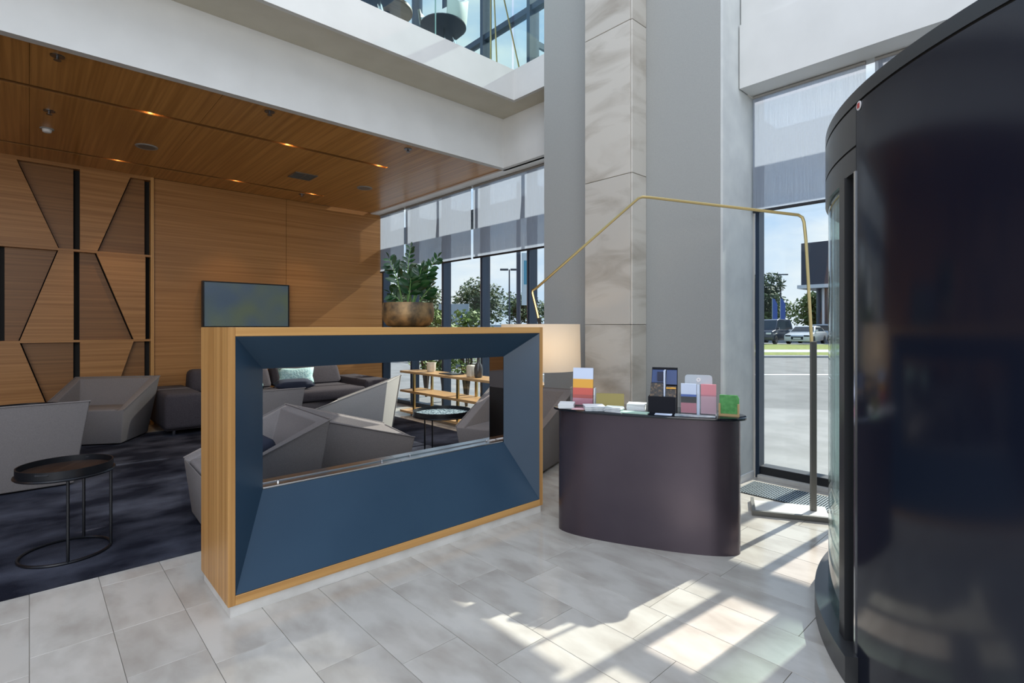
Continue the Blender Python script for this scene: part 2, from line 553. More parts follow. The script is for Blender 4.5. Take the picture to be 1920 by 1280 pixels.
MB().box(FX + 0.35, -60, -0.12, 200, 200, -0.05).build('ground', M['asphalt'], None, 'structure')
MB().prism([(FX, -8), (10.2, -8), (10.2, 2.0), (7.6, 6.2), (10.5, 14), (10.5, 24), (FX, 24)], -0.09, -0.02).build('ground', M['paving'], None, 'structure')
MB().prism([(FX - 0.02, -6), (FX + 0.4, -6), (FX + 0.4, 24), (FX - 0.02, 24)], -0.08, -0.012).build('ground', M['paving'], None, 'structure')
strip(24.0, 24.5, 0.04, M['kerb'], 'trim_1')
strip(24.5, 27.2, 0.05, M['grass'], 'lawn')
strip(27.2, 30.6, 0.045, M['kerb'], 'trim_2')
strip(30.6, 39.5, 0.05, M['grass'], 'lawn')
strip(15.3, 15.55, -0.045, M['bldwhite'], 'trim_3', h=0.004)

# ------------------------------------------------------------ wood wall at the back of the lounge
wb = MB().box(-8, WY + 0.10, -0.02, FX + 0.15, WY + 0.25, 4.4).build('wall_back', M['black'], None, 'structure')
MB().box(1.275, WY, 0.0, 3.068, WY + 0.09, CZ).build('wood_panel', M['wood_x'], wb, bevel=0.002, seg=1)
MB().box(3.072, WY, 0.0, FX - 0.06, WY + 0.09, CZ).build('wood_panel', M['wood_x'], wb, bevel=0.002, seg=1)
MB().box(-8, WY, 0.0, -1.03, WY + 0.09, CZ).build('wood_panel', M['wood_x'], wb)
# lattice of tilted raised and recessed boards
yr, yc = WY - 0.03, WY + 0.05
rows = [(2.345, 3.375), (1.185, 2.315), (0.0, 1.155)]
for (z) in (2.33, 1.17):
    MB().box(-1.03, yr, z - 0.014, 1.235, WY + 0.09, z + 0.014).build('rail', M['wood_x'], wb)
MB().box(-1.03, yr, 3.375, 1.235, WY + 0.09, CZ).build('rail', M['wood_x'], wb)
MB().box(1.235, yr, 0.0, 1.273, WY + 0.09, CZ).build('post', M['wood_z'], wb)
cells = [(-0.98, -0.284), (-0.22, 0.416), (0.478, 1.174)]
diag = [[(-0.55, -0.83), (-0.83, -0.5), (-0.5, -0.85)],
        [(-0.115, 0.2675), (0.2675, -0.0855), (-0.0855, 0.27)],
        [(1.006, 0.655), (0.645, 1.042), (1.042, 0.70)]]
raised_left = [[False, True, False], [True, False, True], [True, False, True]]
for c, (xa, xb) in enumerate(cells):
    for r_, (za, zb) in enumerate(rows):
        t, b = diag[c][r_]
        left = [(xa, za), (b, za), (t, zb), (xa, zb)]
        right = [(b, za), (xb, za), (xb, zb), (t, zb)]
        if c == 1 and raised_left[c][r_]: left = [(-0.276, za), (b, za), (t, zb), (-0.276, zb)]
        if c > 0 and raised_left[c][r_] is False and c == 1: left = [(-0.22, za), (b, za), (t, zb), (-0.22, zb)]
        hi_, lo_ = (left, right) if raised_left[c][r_] else (right, left)
        MB().slab_xz(hi_, yr, WY + 0.02).build('lattice_board', M['wood_x'], wb)
        g_ = 0.013
        lo_ = [(p[0] + (g_ if (lo_ is right and i in (0, 3)) else -g_ if (lo_ is left and i in (1, 2)) else 0), p[1]) for i, p in enumerate(lo_)]
        MB().slab_xz(lo_, yc, WY + 0.09).build('lattice_board', M['wood_shaded'], wb)
MB().box(-8, WY - 0.015, 0, FX - 0.1, WY + 0.01, 0.05).build('baseboard_back', M['wood_shaded'], None, 'structure')
# side and rear of the lounge, out of the frame to the left
MB().box(-6.2, 3.4, 0, -6.0, WY, 4.4).build('wall_left', M['wood_x'], None, 'structure')

# ------------------------------------------------------------ wood ceiling of the lounge
ce = MB().box(-6, 5.16, 4.0, 4.6, WY, 4.3).build('ceiling', M['black'], None, 'structure')
xs = [-6, -4.6, -3.2, -1.6, 0.0, 1.27, 2.53, 3.42]
for a, b in zip(xs[:-1], xs[1:]):
    for (ya, yb) in ((5.14, 6.085), (6.16, 8.09), (8.16, WY - 0.01)):
        MB().box(a + 0.0015, ya, CZ, b - 0.0015, yb, CZ + 0.03).build('ceiling_panel', M['wood_y'], ce)
for (a, b) in ((3.42, 3.76), (3.763, 4.58)):
    for (ya, yb) in ((5.14, 6.12), (6.1205, 8.12), (8.1205, WY - 0.01)):
        MB().box(a, ya, CZ, b, yb, CZ + 0.03).build('ceiling_panel', M['wood_y'], ce)
for y in (6.085, 6.15, 8.09, 8.15):      # cheeks of the two light slots
    MB().box(-6, y, CZ + 0.002, 3.42, y + 0.01, CZ + 0.16).build('slot_cheek', M['wood_shaded'], ce)
for y in (6.095, 8.10):
    MB().box(-6, y, CZ + 0.14, 3.42, y + 0.055, CZ + 0.16).build('slot_bed', M['black'], ce)

# ------------------------------------------------------------ white upstands round the atrium void
MB().box(-8, 5.06, CZ - 0.02, 4.5, 5.14, 4.03).build('trim_4', M['plaster'], None, 'structure')
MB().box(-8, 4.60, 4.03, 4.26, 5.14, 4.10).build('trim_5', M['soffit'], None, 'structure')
MB().box(-8, 4.55, 4.031, 4.215, 4.60, 4.39).build('trim_6', M['plaster'], None, 'structure')
MB().box(4.50, 4.052, CZ - 0.02, 4.60, 5.14, 4.03).build('trim_7', M['plaster'], None, 'structure')
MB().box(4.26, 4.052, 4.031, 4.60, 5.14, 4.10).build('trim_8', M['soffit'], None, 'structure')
MB().box(4.215, 4.052, 4.03, 4.26, 4.60, 4.39).build('trim_9', M['plaster'], None, 'structure')
MB().box(-8, 4.60, 4.30, FX, WY + 0.25, 4.37).build('floor_upper', M['plaster'], None, 'structure')
MB().box(4.26, 4.052, 4.30, FX, 4.60, 4.37).build('floor_upper', M['plaster'], None, 'structure')
MB().box(4.56, 4.03, 3.40, FX - 0.02, WY, 3.46).build('trim_10', M['white'], None, 'structure')      # head over the lounge windows
# bulkhead over the right-hand windows
MB().box(4.50, -7, 3.40, FX - 0.03, 2.00, 3.945).build('wall_bulkhead', M['plaster'], None, 'structure')
MB().box(4.53, -7, 3.955, FX - 0.03, 2.00, 6.5).build('wall_bulkhead', M['plaster'], None, 'structure')

# ------------------------------------------------------------ column with stone cladding
wc = MB().box(4.21, 2.03, 0.0, FX - 0.01, 4.05, 9.0).build('wall_column', M['concrete'], None, 'structure')
MB().box(4.212, 2.01, 0.0, FX - 0.01, 2.0295, 9.0).build('reveal_panel', M['concrete_lit'], wc)
MB().box(4.195, 2.0, 0.0, FX - 0.05, 2.0095, 0.06).build('skirting', M['white'], wc)
MB().box(4.195, 2.0, 0.0, 4.209, 2.735, 0.06).build('skirting', M['white'], wc)
MB().box(4.195, 3.285, 0.0, 4.209, 4.05, 0.06).build('skirting', M['white'], wc)
zs = [0.0, 1.372, 2.74, 4.12, 5.50, 6.9, 8.3]
for a, b in zip(zs[:-1], zs[1:]):
    MB().box(3.98, 2.76, a + 0.002, 4.208, 3.28, b - 0.002).build('stone_slab', M['stone'], wc, bevel=0.003, seg=1)
    MB().box(3.985, 2.737, a + 0.002, 4.208, 2.758, b - 0.002).build('stone_slab', M['stone'], wc, bevel=0.003, seg=1)
# ------------------------------------------------------------ facade: windows, mullions
MULL = [8.78, 7.80, 6.87, 5.90, 4.93, 4.10]


def mullion(y, z0, z1, parent, m='frame', w=0.055, d=0.15):
    return MB().box(FX - 0.03, y - w / 2, z0, FX - 0.03 + d, y + w / 2, z1).build('mullion', M[m], parent, bevel=0.003, seg=1)


k = 1
for a, b in zip(MULL[1:], MULL[:-1]):
    w_ = empty('window_%d' % k, (0, 0, 0), kind='structure')
    MB().box(FX + 0.03, a, 0.07, FX + 0.042, b, 3.44).build('pane', M['glass'], w_)
    MB().box(FX - 0.02, a + 0.03, 0.0, FX + 0.09, b - 0.03, 0.07).build('sill', M['frame'], w_)
    mullion(a, 0, 3.5, w_)
    MB().box(FX - 0.034, a + 0.012, 0.02, FX - 0.031, a + 0.018, 3.4).build('bead', M['chrome'], w_)
    if k == 1: mullion(b, 0, 3.5, w_)
    k += 1
RM = [2.0, 1.04, 0.10, -0.9, -1.9, -2.9, -3.9, -4.9]
for a, b in zip(RM[1:], RM[:-1]):
    w_ = empty('window_%d' % k, (0, 0, 0), kind='structure')
    if not (a < 0.6 and b > -2.3):
        MB().box(FX + 0.03, a, 0.09, FX + 0.042, b, 3.42).build('pane', M['glass'], w_)
        MB().box(FX - 0.01, a + 0.03, 0.03, FX + 0.12, b - 0.03, 0.10).build('sill', M['frame_dark'], w_, bevel=0.004, seg=1)
        MB().box(FX - 0.06, a + 0.03, 0.0, FX + 0.12, b - 0.03, 0.03).build('sill_step', M['white_plinth'], w_)
        mullion(a, 0, 3.5, w_)
    else:
        MB().box(FX + 0.03, a, 2.32, FX + 0.042, b, 3.42).build('pane', M['glass'], w_)
        MB().box(FX, a, 2.25, FX + 0.10, b, 2.32).build('transom', M['frame'], w_)
        mullion(a, 2.32, 3.5, w_)
    if k == len(MULL): MB().box(FX - 0.03, 1.965, 0, FX + 0.08, 2.0, 3.5).build('mullion', M['frame'], w_)
    k += 1
# upper curtain wall, seen over the upstand
for a, b in zip([8.6, 7.75, 6.85, 5.90, 4.93, 3.96][1:], [8.6, 7.75, 6.85, 5.90, 4.93][:]):
    w_ = empty('window_%d' % k, (0, 0, 0), kind='structure')
    MB().box(FX + 0.03, a, 4.40, FX + 0.042, b, 8.5).build('pane', M['glass'], w_)
    mullion(a, 4.37, 8.5, w_, w=0.06, d=0.18)
    MB().box(FX + 0.0, a + 0.03, 5.51, FX + 0.10, b - 0.03, 5.59).build('transom', M['frame'], w_)
    MB().box(FX + 0.0, a + 0.03, 4.37, FX + 0.10, b - 0.03, 4.42).build('transom', M['frame'], w_)
    if a < 5.95:
        MB().tube([(FX + 0.12, a + 0.12, 5.02), (FX + 0.26, a + 0.22, 5.06)], 0.012, 6).build('glazing_fitting', M['chrome'], w_)
    k += 1
# exterior steel frame of the facade, casts the bars of shade on blinds and walls
EXB = thing('exterior_steel_frame', 'dark steel frame standing just outside the lounge and entrance windows', 'steel frame')
MB().box(5.50, 1.0, 3.02, 5.58, 10.5, 3.33).build('beam', M['frame'], EXB)
MB().box(5.50, -6.0, 3.02, 5.58, 0.998, 3.33).build('beam', M['frame'], EXB)
MB().box(5.50, -6.0, 5.02, 5.60, 10.5, 5.22).build('beam', M['frame'], EXB)
for y in (7.80, 6.87, 4.93, 1.99, -1.9):
    MB().box(FX + 0.12, y - 0.02, 3.10, 5.50, y + 0.02, 3.24).build('bracket', M['frame'], EXB)
    MB().box(FX + 0.12, y - 0.02, 5.08, 5.50, y + 0.02, 5.16).build('bracket', M['frame'], EXB)
SHADOW_BEAM = thing('shadow_beam', 'dark canopy beam added outside the entrance for its shadow on the floor', 'shading')  # beam added to cast the dark band across the sun patches
MB().box(7.10, -4.5, 3.12, 7.22, 1.42, 3.34).build('beam', M['frame_dark'], SHADOW_BEAM)
MB().box(7.10, 1.30, -0.05, 7.2, 1.40, 3.12).build('post', M['frame_dark'], SHADOW_BEAM)
MB().box(7.10, -4.5, -0.05, 7.2, -4.4, 3.12).build('post', M['frame_dark'], SHADOW_BEAM)

# ------------------------------------------------------------ revolving door
DC, DR = (3.35, -0.83), 1.75
dr = empty('door_1', (0, 0, 0), kind='structure')
A = R
MB().arc_wall(*DC, DR - 0.05, DR, A(126.1), A(262), 0.0, 2.195, 72).build('drum_panel', M['drum'], dr, smooth=True)
MB().arc_wall(*DC, DR - 0.04, DR - 0.006, A(68), A(262), 2.195, 2.205, 80).build('drum_groove', M['black'], dr, smooth=True)
MB().arc_wall(*DC, DR - 0.05, DR, A(68), A(262), 2.205, 2.255, 96).build('drum_crown', M['drum2'], dr, smooth=True)
MB().lathe([(DR - 0.05, 2.2), (DR - 0.05, 2.27), (0.0, 2.29)], 64, DC).build('drum_roof', M['drum2'], dr, smooth=True)
MB().arc_wall(*DC, DR - 0.06, DR, A(60), A(126), 2.045, 2.195, 48).build('door_header', M['drum2'], dr, smooth=True)
MB().arc_wall(*DC, DR - 0.06, DR - 0.004, A(60), A(126), 2.036, 2.045, 48).build('header_groove', M['black'], dr, smooth=True)
MB().arc_wall(*DC, DR - 0.06, DR, A(60), A(121.4), 1.93, 2.036, 48).build('door_header', M['drum2'], dr, smooth=True)
MB().arc_wall(*DC, DR - 0.06, DR, A(121.4), A(126), 1.945, 2.036, 8).build('door_header', M['drum2'], dr, smooth=True)
MB().arc_wall(*DC, DR - 0.026, DR - 0.012, A(60), A(121), 0.10, 1.93, 48).build('curved_glass', M['glass_green'], dr, smooth=True)
MB().arc_wall(*DC, DR - 0.06, DR + 0.006, A(120.9), A(122.9), 0.05, 1.945, 6).build('door_post', M['drum2'], dr, smooth=True)
MB().arc_wall(*DC, DR - 0.12, DR - 0.03, A(122.9), A(125.6), 0.05, 1.945, 6).build('door_post', M['black'], dr, smooth=True)
MB().arc_wall(*DC, DR - 0.05, DR + 0.004, A(125.7), A(126.1), 0.05, 1.945, 4).build('post_trim', M['chrome'], dr, smooth=True)
MB().arc_wall(*DC, DR - 0.10, DR + 0.045, A(58), A(126.6), 0.0, 0.10, 60).build('base_ring', M['drum2'], dr, smooth=True)
MB().arc_wall(*DC, DR - 0.05, DR + 0.0, A(20), A(58), 0.0, 2.195, 24).build('drum_panel', M['drum'], dr, smooth=True)
# the wings that turn inside
wing_m = M['frame_dark']
for a in (58, 178, 298):
    d = Vector((math.cos(R(a)), math.sin(R(a)), 0))
    q = Vector((*DC, 0))
    MB().tube([q + d * 0.05 + Vector((0, 0, 0.06)), q + d * 1.62 + Vector((0, 0, 0.06))], 0.03, 4).build('wing_rail', wing_m, dr)
    MB().tube([q + d * 0.05 + Vector((0, 0, 1.9)), q + d * 1.62 + Vector((0, 0, 1.9))], 0.03, 4).build('wing_rail', wing_m, dr)
    MB().tube([q + d * 1.62 + Vector((0, 0, 0.06)), q + d * 1.62 + Vector((0, 0, 1.9))], 0.03, 4).build('wing_stile', wing_m, dr)
    p0, p1 = q + d * 0.05, q + d * 1.6
    MB().add([p0 + Vector((0, 0, .08)), p1 + Vector((0, 0, .08)), p1 + Vector((0, 0, 1.88)), p0 + Vector((0, 0, 1.88))], [(0, 1, 2, 3)]).build('wing_glass', M['glass_green'], dr)
MB().tube([(*DC, 0.0), (*DC, 2.2)], 0.05, 12).build('shaft', wing_m, dr)
# round sticker on the crown
ang = R(127.0)
sp = Vector((DC[0] + (DR + 0.001) * math.cos(ang), DC[1] + (DR + 0.001) * math.sin(ang), 2.182))
st = empty('round_sticker', sp, ang - PI / 2)
tag(st, 'small round white sticker with a red mark on the black revolving door', 'sticker')
b_ = MB()
b_.add([(0.017 * math.cos(2 * PI * j / 20), -0.0, 0.017 * math.sin(2 * PI * j / 20)) for j in range(20)] +
       [(0.017 * math.cos(2 * PI * j / 20), 0.003, 0.017 * math.sin(2 * PI * j / 20)) for j in range(20)],
       [tuple(range(19, -1, -1)), tuple(range(20, 40))] + [(j, (j + 1) % 20, 20 + (j + 1) % 20, 20 + j) for j in range(20)])
b_.build('disc', M['white'], st)
MB().box(-0.008, 0.003, -0.009, 0.008, 0.0045, 0.009).build('mark', M['red'], st)

# ------------------------------------------------------------ roller blinds
def blind(y0, y1, z0, label, x=4.74, grp=None):
    t = thing('roller_blind', label, 'blind', (x, (y0 + y1) / 2, z0), 0, grp)
    h = (y1 - y0) / 2
    MB().box(-0.002, -h, 0.02, 0.002, h, 3.395 - z0).build('screen_fabric', M['blind'], t)
    MB().box(-0.012, -h, 0.0, 0.012, h, 0.024).build('bottom_bar', M['frame_dark'], t, bevel=0.004, seg=1)
    MB().tube([(0, -h, 3.385 - z0), (0, h, 3.385 - z0)], 0.013, 10).build('roller', M['grey_plastic'], t)
    return t


blind(7.90, 8.72, 2.34, 'narrow grey screen blind in the corner beside the wood wall', grp=None)
blind(6.04, 7.84, 2.34, 'middle grey screen blind behind the plant, between two light gaps')
blind(4.12, 5.98, 2.34, 'wide grey screen blind beside the grey and stone column')
blind(1.13, 1.985, 2.36, 'grey screen blind at the right, between column and revolving door')
blind(-2.90, 1.07, 2.50, 'screen blind above the black revolving door')

# ------------------------------------------------------------ floor lamp with bent brass frame
lp = thing('floor_lamp', 'tall floor lamp of bent brass bar with a drum shade behind the counter', 'lamp', (0, 0, 0))
lpp = MB().box(-0.020, -0.013, 0, 0.020, 0.013, 1.245).build('post', M['bronze_post'], lp, bevel=0.003, seg=1)
lpp.location = (4.21, 1.33, 0.0)
lpp.rotation_euler = (0, 0, R(-47))
pl = [(4.205, 1.34, 1.24), (4.189, 1.373, 1.987), (4.184, 1.384, 2.12), (4.179, 1.394, 2.155), (4.168, 1.417, 2.175), (3.705, 2.379, 2.402), (3.681, 2.429, 2.411), (3.665, 2.462, 2.402),
      (3.285, 3.251, 1.695), (3.268, 3.286, 1.672), (3.268, 3.286, 1.645), (3.295, 3.23, 1.40)]
MB().tube(pl, 0.011, 6).build('brass_bar', M['brass'], lp, smooth=True)
MB().tube([(3.293, 3.234, 1.43), (3.30, 3.22, 1.34)], 0.016, 8).build('socket', M['black'], lp)
sh = MB()
sh.lathe([(0.352, 0.98), (0.345, 1.375)], 48, (3.30, 3.22))
sh.f, sh.fm = sh.f[:-2], sh.fm[:-2]
sh.build('lamp_shade', M['shade'], lp, smooth=True)
MB().tube([(3.30 - 0.34, 3.22, 1.34), (3.30 + 0.34, 3.22, 1.34)], 0.005, 5).build('shade_spider', M['brass'], lp)
MB().prism([(3.845, 1.595), (4.075, 1.175), (4.36, 1.30), (4.125, 1.735)], 0.002, 0.012).build('base_plate', M['white_plinth'], lp)
MB().hexa([(3.815, 1.605, 0.001), (3.838, 1.617, 0.001), (4.085, 1.175, 0.001), (4.062, 1.163, 0.001),
           (3.815, 1.605, 0.035), (3.838, 1.617, 0.035), (4.085, 1.175, 0.035), (4.062, 1.163, 0.035)]).build('base_bar', M['bronze_post'], lp)
MB().hexa([(3.815, 1.605, 0.001), (3.83, 1.585, 0.001), (4.13, 1.725, 0.001), (4.12, 1.745, 0.001),
           (3.815, 1.605, 0.034), (3.83, 1.585, 0.034), (4.13, 1.725, 0.034), (4.12, 1.745, 0.034)]).build('base_bar', M['bronze_post'], lp)
pt = bpy.data.lights.new('lamp_bulb', 'POINT')
pt.energy = 2.2
pt.color = (1.0, 0.72, 0.42)
pt.shadow_soft_size = 0.05
po = bpy.data.objects.new('lamp_bulb', pt)
COL.objects.link(po)
po.location = (3.22, 3.14, 1.18)
po.parent = lp

# floor grille in front of the window
gr = thing('floor_grille', 'galvanised floor grille set before the right-hand window', 'grille')
MB().box(4.27, 1.14, 0.0005, 4.66, 1.95, 0.002).build('grille_bed', M['black'], gr)
gb = MB()
y = 1.15
while y < 1.945:
    gb.box(4.275, y, 0.002, 4.655, y + 0.009, 0.008)
    y += 0.019
xx = 4.275
while xx < 4.655:
    gb.box(xx, 1.15, 0.002, xx + 0.004, 1.945, 0.0075)
    xx += 0.047
gb.build('grille_bar', M['grate'], gr, 'stuff')

# ------------------------------------------------------------ see-through counter (fireplace divider)
X0, X1, Y0, Y1, Z1 = 0.674, 2.757, 2.665, 3.182, 1.349
co = thing('room_divider', 'oak counter with a dark blue sloping surround and an opening seen through', 'counter', (0, 0, 0))
MB().box(X0 + 0.012, Y0 + 0.012, 0.0, X1 - 0.012, Y1 - 0.012, 0.055).build('plinth', M['white_plinth'], co)
T = 0.031
MB().box(X0, Y0, 0.055, X0 + T, Y1, Z1).build('side_panel', M['wood_z'], co, bevel=0.0015, seg=1)
MB().box(X1 - T, Y0, 0.055, X1, Y1, Z1).build('side_panel', M['wood_z'], co, bevel=0.0015, seg=1)
MB().box(X0 + T, Y0, Z1 - 0.042, X1 - T, Y1, Z1).build('top_board', M['wood_cx'], co, bevel=0.0015, seg=1)
MB().box(X0 + T, Y0, 0.055, X1 - T, Y1, 0.10).build('bottom_board', M['wood_cx'], co, bevel=0.0015, seg=1)
ox0, ox1, oz0, oz1 = X0 + T + 0.002, X1 - T - 0.002, 0.103, Z1 - 0.045
ix0_, ix1_, iz0, iz1 = 0.885, 2.546, 0.513, 1.135
ya, yb = Y0 + 0.004, 2.86
yc_, yd = 3.02, Y1 - 0.004


def quadplate(name, q, back, m):
    """plate: quad q (4 points) thickened towards back vector"""
    bk = Vector(back)
    return MB().hexa([Vector(p) for p in q] + [Vector(p) + bk for p in q]).build(name, m, co)


for (y0_, y1_, s) in ((ya, yb, 1), (yd, yc_, -1)):
    quadplate('bevel_board', [(ox0, y0_, oz0), (ox1, y0_, oz0), (ix1_, y1_, iz0), (ix0_, y1_, iz0)], (0, 0.004 * s, -0.01), M['blue'])
    quadplate('bevel_board', [(ox0, y0_, oz1), (ox1, y0_, oz1), (ix1_, y1_, iz1), (ix0_, y1_, iz1)], (0, 0.004 * s, 0.01), M['blue'])
    quadplate('bevel_board', [(ox0, y0_, oz0), (ix0_, y1_, iz0), (ix0_, y1_, iz1), (ox0, y0_, oz1)], (-0.01, 0.004 * s, 0), M['blue'])
    quadplate('bevel_board', [(ox1, y0_, oz0), (ix1_, y1_, iz0), (ix1_, y1_, iz1), (ox1, y0_, oz1)], (0.01, 0.004 * s, 0), M['blue'])
MB().box(ix0_ - 0.02, yb + 0.003, iz0 - 0.1, ix0_, yc_ - 0.003, iz1 + 0.01).build('jamb', M['mirror'], co)
MB().box(ix1_, yb + 0.003, iz0 - 0.1, ix1_ + 0.02, yc_ - 0.003, iz1 + 0.01).build('jamb', M['mirror'], co)
MB().box(ix0_, yb + 0.003, iz1, ix1_, yc_ - 0.003, iz1 + 0.02).build('head_liner', M['blue'], co)
mid = 1.70
for (xa, xb) in ((ix0_ + 0.002, mid - 0.001), (mid + 0.001, ix1_ - 0.002)):
    tr = MB()
    tr.box(xa, yb + 0.004, iz0 - 0.02, xb, yb + 0.028, iz0 + 0.008)
    tr.box(xa, yb + 0.031, iz0 - 0.02, xb, yb + 0.085, iz0 + 0.004)
    tr.box(xa, yb + 0.088, iz0 - 0.02, xb, yc_ - 0.004, iz0 + 0.010)
    t_ = tr.build('burner_trough', M['steel'], co, bevel=0.001, seg=1)
    for fx in (0.12, 0.88):
        z_ = iz0 + 0.003
        MB().lathe([(0.006, z_), (0.006, z_ + 0.012), (0.004, z_ + 0.014)], 8, (xa + (xb - xa) * fx, yb + 0.07)).build('knob', M['chrome'], t_)

# ------------------------------------------------------------ planter on the counter
pp = thing('potted_plant', 'leafy green zamia plant in a hammered bronze bowl on the counter', 'plant', (1.79, 2.93, Z1))
prof = [(0.105, 0.0), (0.135, 0.012), (0.158, 0.045), (0.166, 0.085), (0.163, 0.125), (0.158, 0.155), (0.150, 0.155), (0.155, 0.12), (0.15, 0.115)]
MB().lathe(prof, 48).build('bowl', M['pot'], pp, smooth=True)
MB().lathe([(0.152, 0.120), (0.152, 0.132), (0.0, 0.138)], 32).build('soil', M['soil'], pp)
lv = MB()
lpts = [(0, 0, 0), (0.010, 0.25, 0.004), (0.017, 0.45, 0.006), (0.013, 0.75, 0.003), (0, 1.0, -0.004), (-0.013, 0.75, 0.003), (-0.017, 0.45, 0.006), (-0.010, 0.25, 0.004), (0, 0.45, 0.0), (0, 0.75, -0.002)]
LL = 0.075
lv.add([(x * 1.0, y_ * LL, z) for x, y_, z in lpts], [(0, 1, 8, 7), (1, 2, 8), (2, 3, 9, 8), (3, 4, 9), (4, 5, 9), (5, 6, 8, 9), (6, 7, 8)])
leaf_me = lv.mesh('leaf', M['leaf'], smooth=True)
# stems given in the plant's own frame: s along the counter's right-hand side of the picture, up = z
lat = Vector((0.736, -0.677, 0))
dep = Vector((0.677, 0.736, 0))


def stem(base, tip, bend, n, size, seed):
    rr = random.Random(seed)
    b0 = lat * base[0] + dep * base[1] + Vector((0, 0, 0.13))
    b2 = lat * tip[0] + dep * tip[1] + Vector((0, 0, tip[2]))
    b1 = (b0 + b2) / 2 + lat * bend + Vector((0, 0, 0.02))
    pts = [b0 * (1 - t) ** 2 + b1 * 2 * t * (1 - t) + b2 * t * t for t in [i / 8 for i in range(9)]]
    s_ = MB().tube(pts, [0.006 - 0.0005 * i for i in range(9)], 6).build('stem', M['stem'], pp, smooth=True)
    for i in range(n):
        t = 0.30 + 0.70 * (i + 0.5) / n
        p = b0 * (1 - t) ** 2 + b1 * 2 * t * (1 - t) + b2 * t * t
        tg = ((b1 - b0) * (1 - t) + (b2 - b1) * t).normalized()
        for sgn in (-1, 1):
            side = lat * sgn * rr.uniform(0.75, 1.0) + dep * rr.uniform(-0.7, 0.7)
            side = (side - tg * side.dot(tg)).normalized()
            dr_ = (side * 0.85 + tg * rr.uniform(0.35, 0.8)).normalized()
            nr = (tg.cross(side) + Vector((rr.uniform(-.3, .3), rr.uniform(-.3, .3), 0.4))).normalized()
            xax = dr_.cross(nr).normalized()
            nr = xax.cross(dr_)
            sc = 1.3 * size * rr.uniform(0.85, 1.15) * (1.0 - 0.45 * max(0, t - 0.6) / 0.4)
            m4 = Matrix((xax, dr_, nr)).transposed().to_4x4() @ Matrix.Scale(sc, 4)
            o = obj('leaf', leaf_me, s_)
            o.matrix_local = Matrix.Translation(p) @ m4
    o = obj('leaf', leaf_me, s_)
    tg = (b2 - b1).normalized()
    xax = tg.cross(Vector((0.3, 0.2, 1))).normalized()
    o.matrix_local = Matrix.Translation(b2) @ Matrix((xax, tg, xax.cross(tg))).transposed().to_4x4() @ Matrix.Scale(size * 0.7, 4)


stem((0.00, 0.0), (0.012, 0.02, 0.515), -0.025, 9, 0.72, 1)
stem((-0.03, -0.02), (-0.122, 0.0, 0.44), 0.02, 7, 0.95, 2)
stem((0.03, 0.0), (0.185, 0.02, 0.45), -0.03, 8, 0.9, 3)
stem((0.03, -0.03), (0.09, -0.02, 0.38), 0.0, 6, 1.0, 4)
stem((-0.03, 0.03), (-0.12, 0.03, 0.22), 0.0, 4, 0.95, 5)
stem((0.05, 0.03), (0.14, 0.03, 0.26), 0.0, 4, 0.95, 6)
stem((0.0, -0.04), (0.03, -0.07, 0.31), 0.01, 5, 1.0, 7)
stem((0.02, 0.05), (-0.03, 0.07, 0.33), 0.0, 5, 1.0, 8)

# ------------------------------------------------------------ curved information desk
dk = thing('information_desk', 'curved plum metallic desk with a black glass top covered in leaflets', 'desk', (2.8975, 1.899, 0), math.atan2(-0.903, 0.43))
# local x runs to the right-hand end of the desk, local y away from the viewer
def outline(a, f, bk, n, ex):
    pts = []
    for i in range(n):
        t = 2 * PI * i / n
        c, s = math.cos(t), math.sin(t)
        x = a * math.copysign(abs(c) ** (2 / ex), c)
        y_ = (bk if s > 0 else f) * math.copysign(abs(s) ** (2 / ex), s)
        pts.append((x, y_))
    return pts


DZ = 0.798
MB().prism(outline(0.565, 0.150, 0.24, 72, 2.5), 0.0, DZ).build('curved_body', M['plum'], dk, smooth=True)
MB().prism(outline(0.600, 0.165, 0.26, 72, 2.5), DZ, DZ + 0.016).build('glass_top', M['counterglass'], dk, bevel=0.004, seg=2, smooth=True)
DT = DZ + 0.016
drz = math.atan2(-0.903, 0.43)
DU, DV = Vector((0.43, -0.903, 0)), Vector((0.903, 0.43, 0))


def desk_thing(name, label, cat, u, v, rz=0.0, z=0.0, group=None):
    p = Vector((2.8975, 1.899, DT + z)) + DU * u + DV * v
    return thing(name, label, cat, p, drz + R(rz), group)


def leaflet_stack(name, label, u, v, w, d, h, mats, rz=0, n=4, z=0, grp=None, cat='leaflets'):
    """pile of sheets, each sheet a little out of line"""
    t = desk_thing(name, label, cat, u, v, rz, z, grp)
    rr = random.Random(int((u + 2) * 1000))
    for i in range(n):
        o = MB().box(-w / 2, -d / 2, 0.0005, w / 2, d / 2, h / n).build('sheet', mats[i % len(mats)], t)
        o.location = (rr.uniform(-.003, .003), rr.uniform(-.003, .003), h / n * i)
        o.rotation_euler = (0, 0, R(rr.uniform(-3, 3)))
    return t


# tall acrylic holder with the sunset leaflet
h1 = desk_thing('leaflet_holder', 'clear holder with a white, orange and red leaflet at the left end of the desk', 'leaflet holder', -0.425, 0.09, 3)
MB().box(-0.082, 0.03, 0.0, 0.082, 0.034, 0.13).build('back_plate', M['acrylic'], h1)
MB().box(-0.082, -0.02, 0.0, 0.082, -0.016, 0.075).build('front_plate', M['acrylic'], h1)
MB().box(-0.086, -0.02, 0.0, -0.080, 0.034, 0.12).build('side_plate', M['acrylic'], h1)
MB().box(0.078, -0.02, 0.0, 0.086, 0.034, 0.12).build('side_plate', M['paper'], h1)
for (z0, z1, m) in ((0.012, 0.075, 'pink'), (0.075, 0.125, 'coral'), (0.125, 0.155, 'orange'), (0.155, 0.178, 'orange'), (0.178, 0.255, 'skyprint')):
    pass
lf = MB()
zc = [0.004, 0.05, 0.120, 0.180, 0.255]
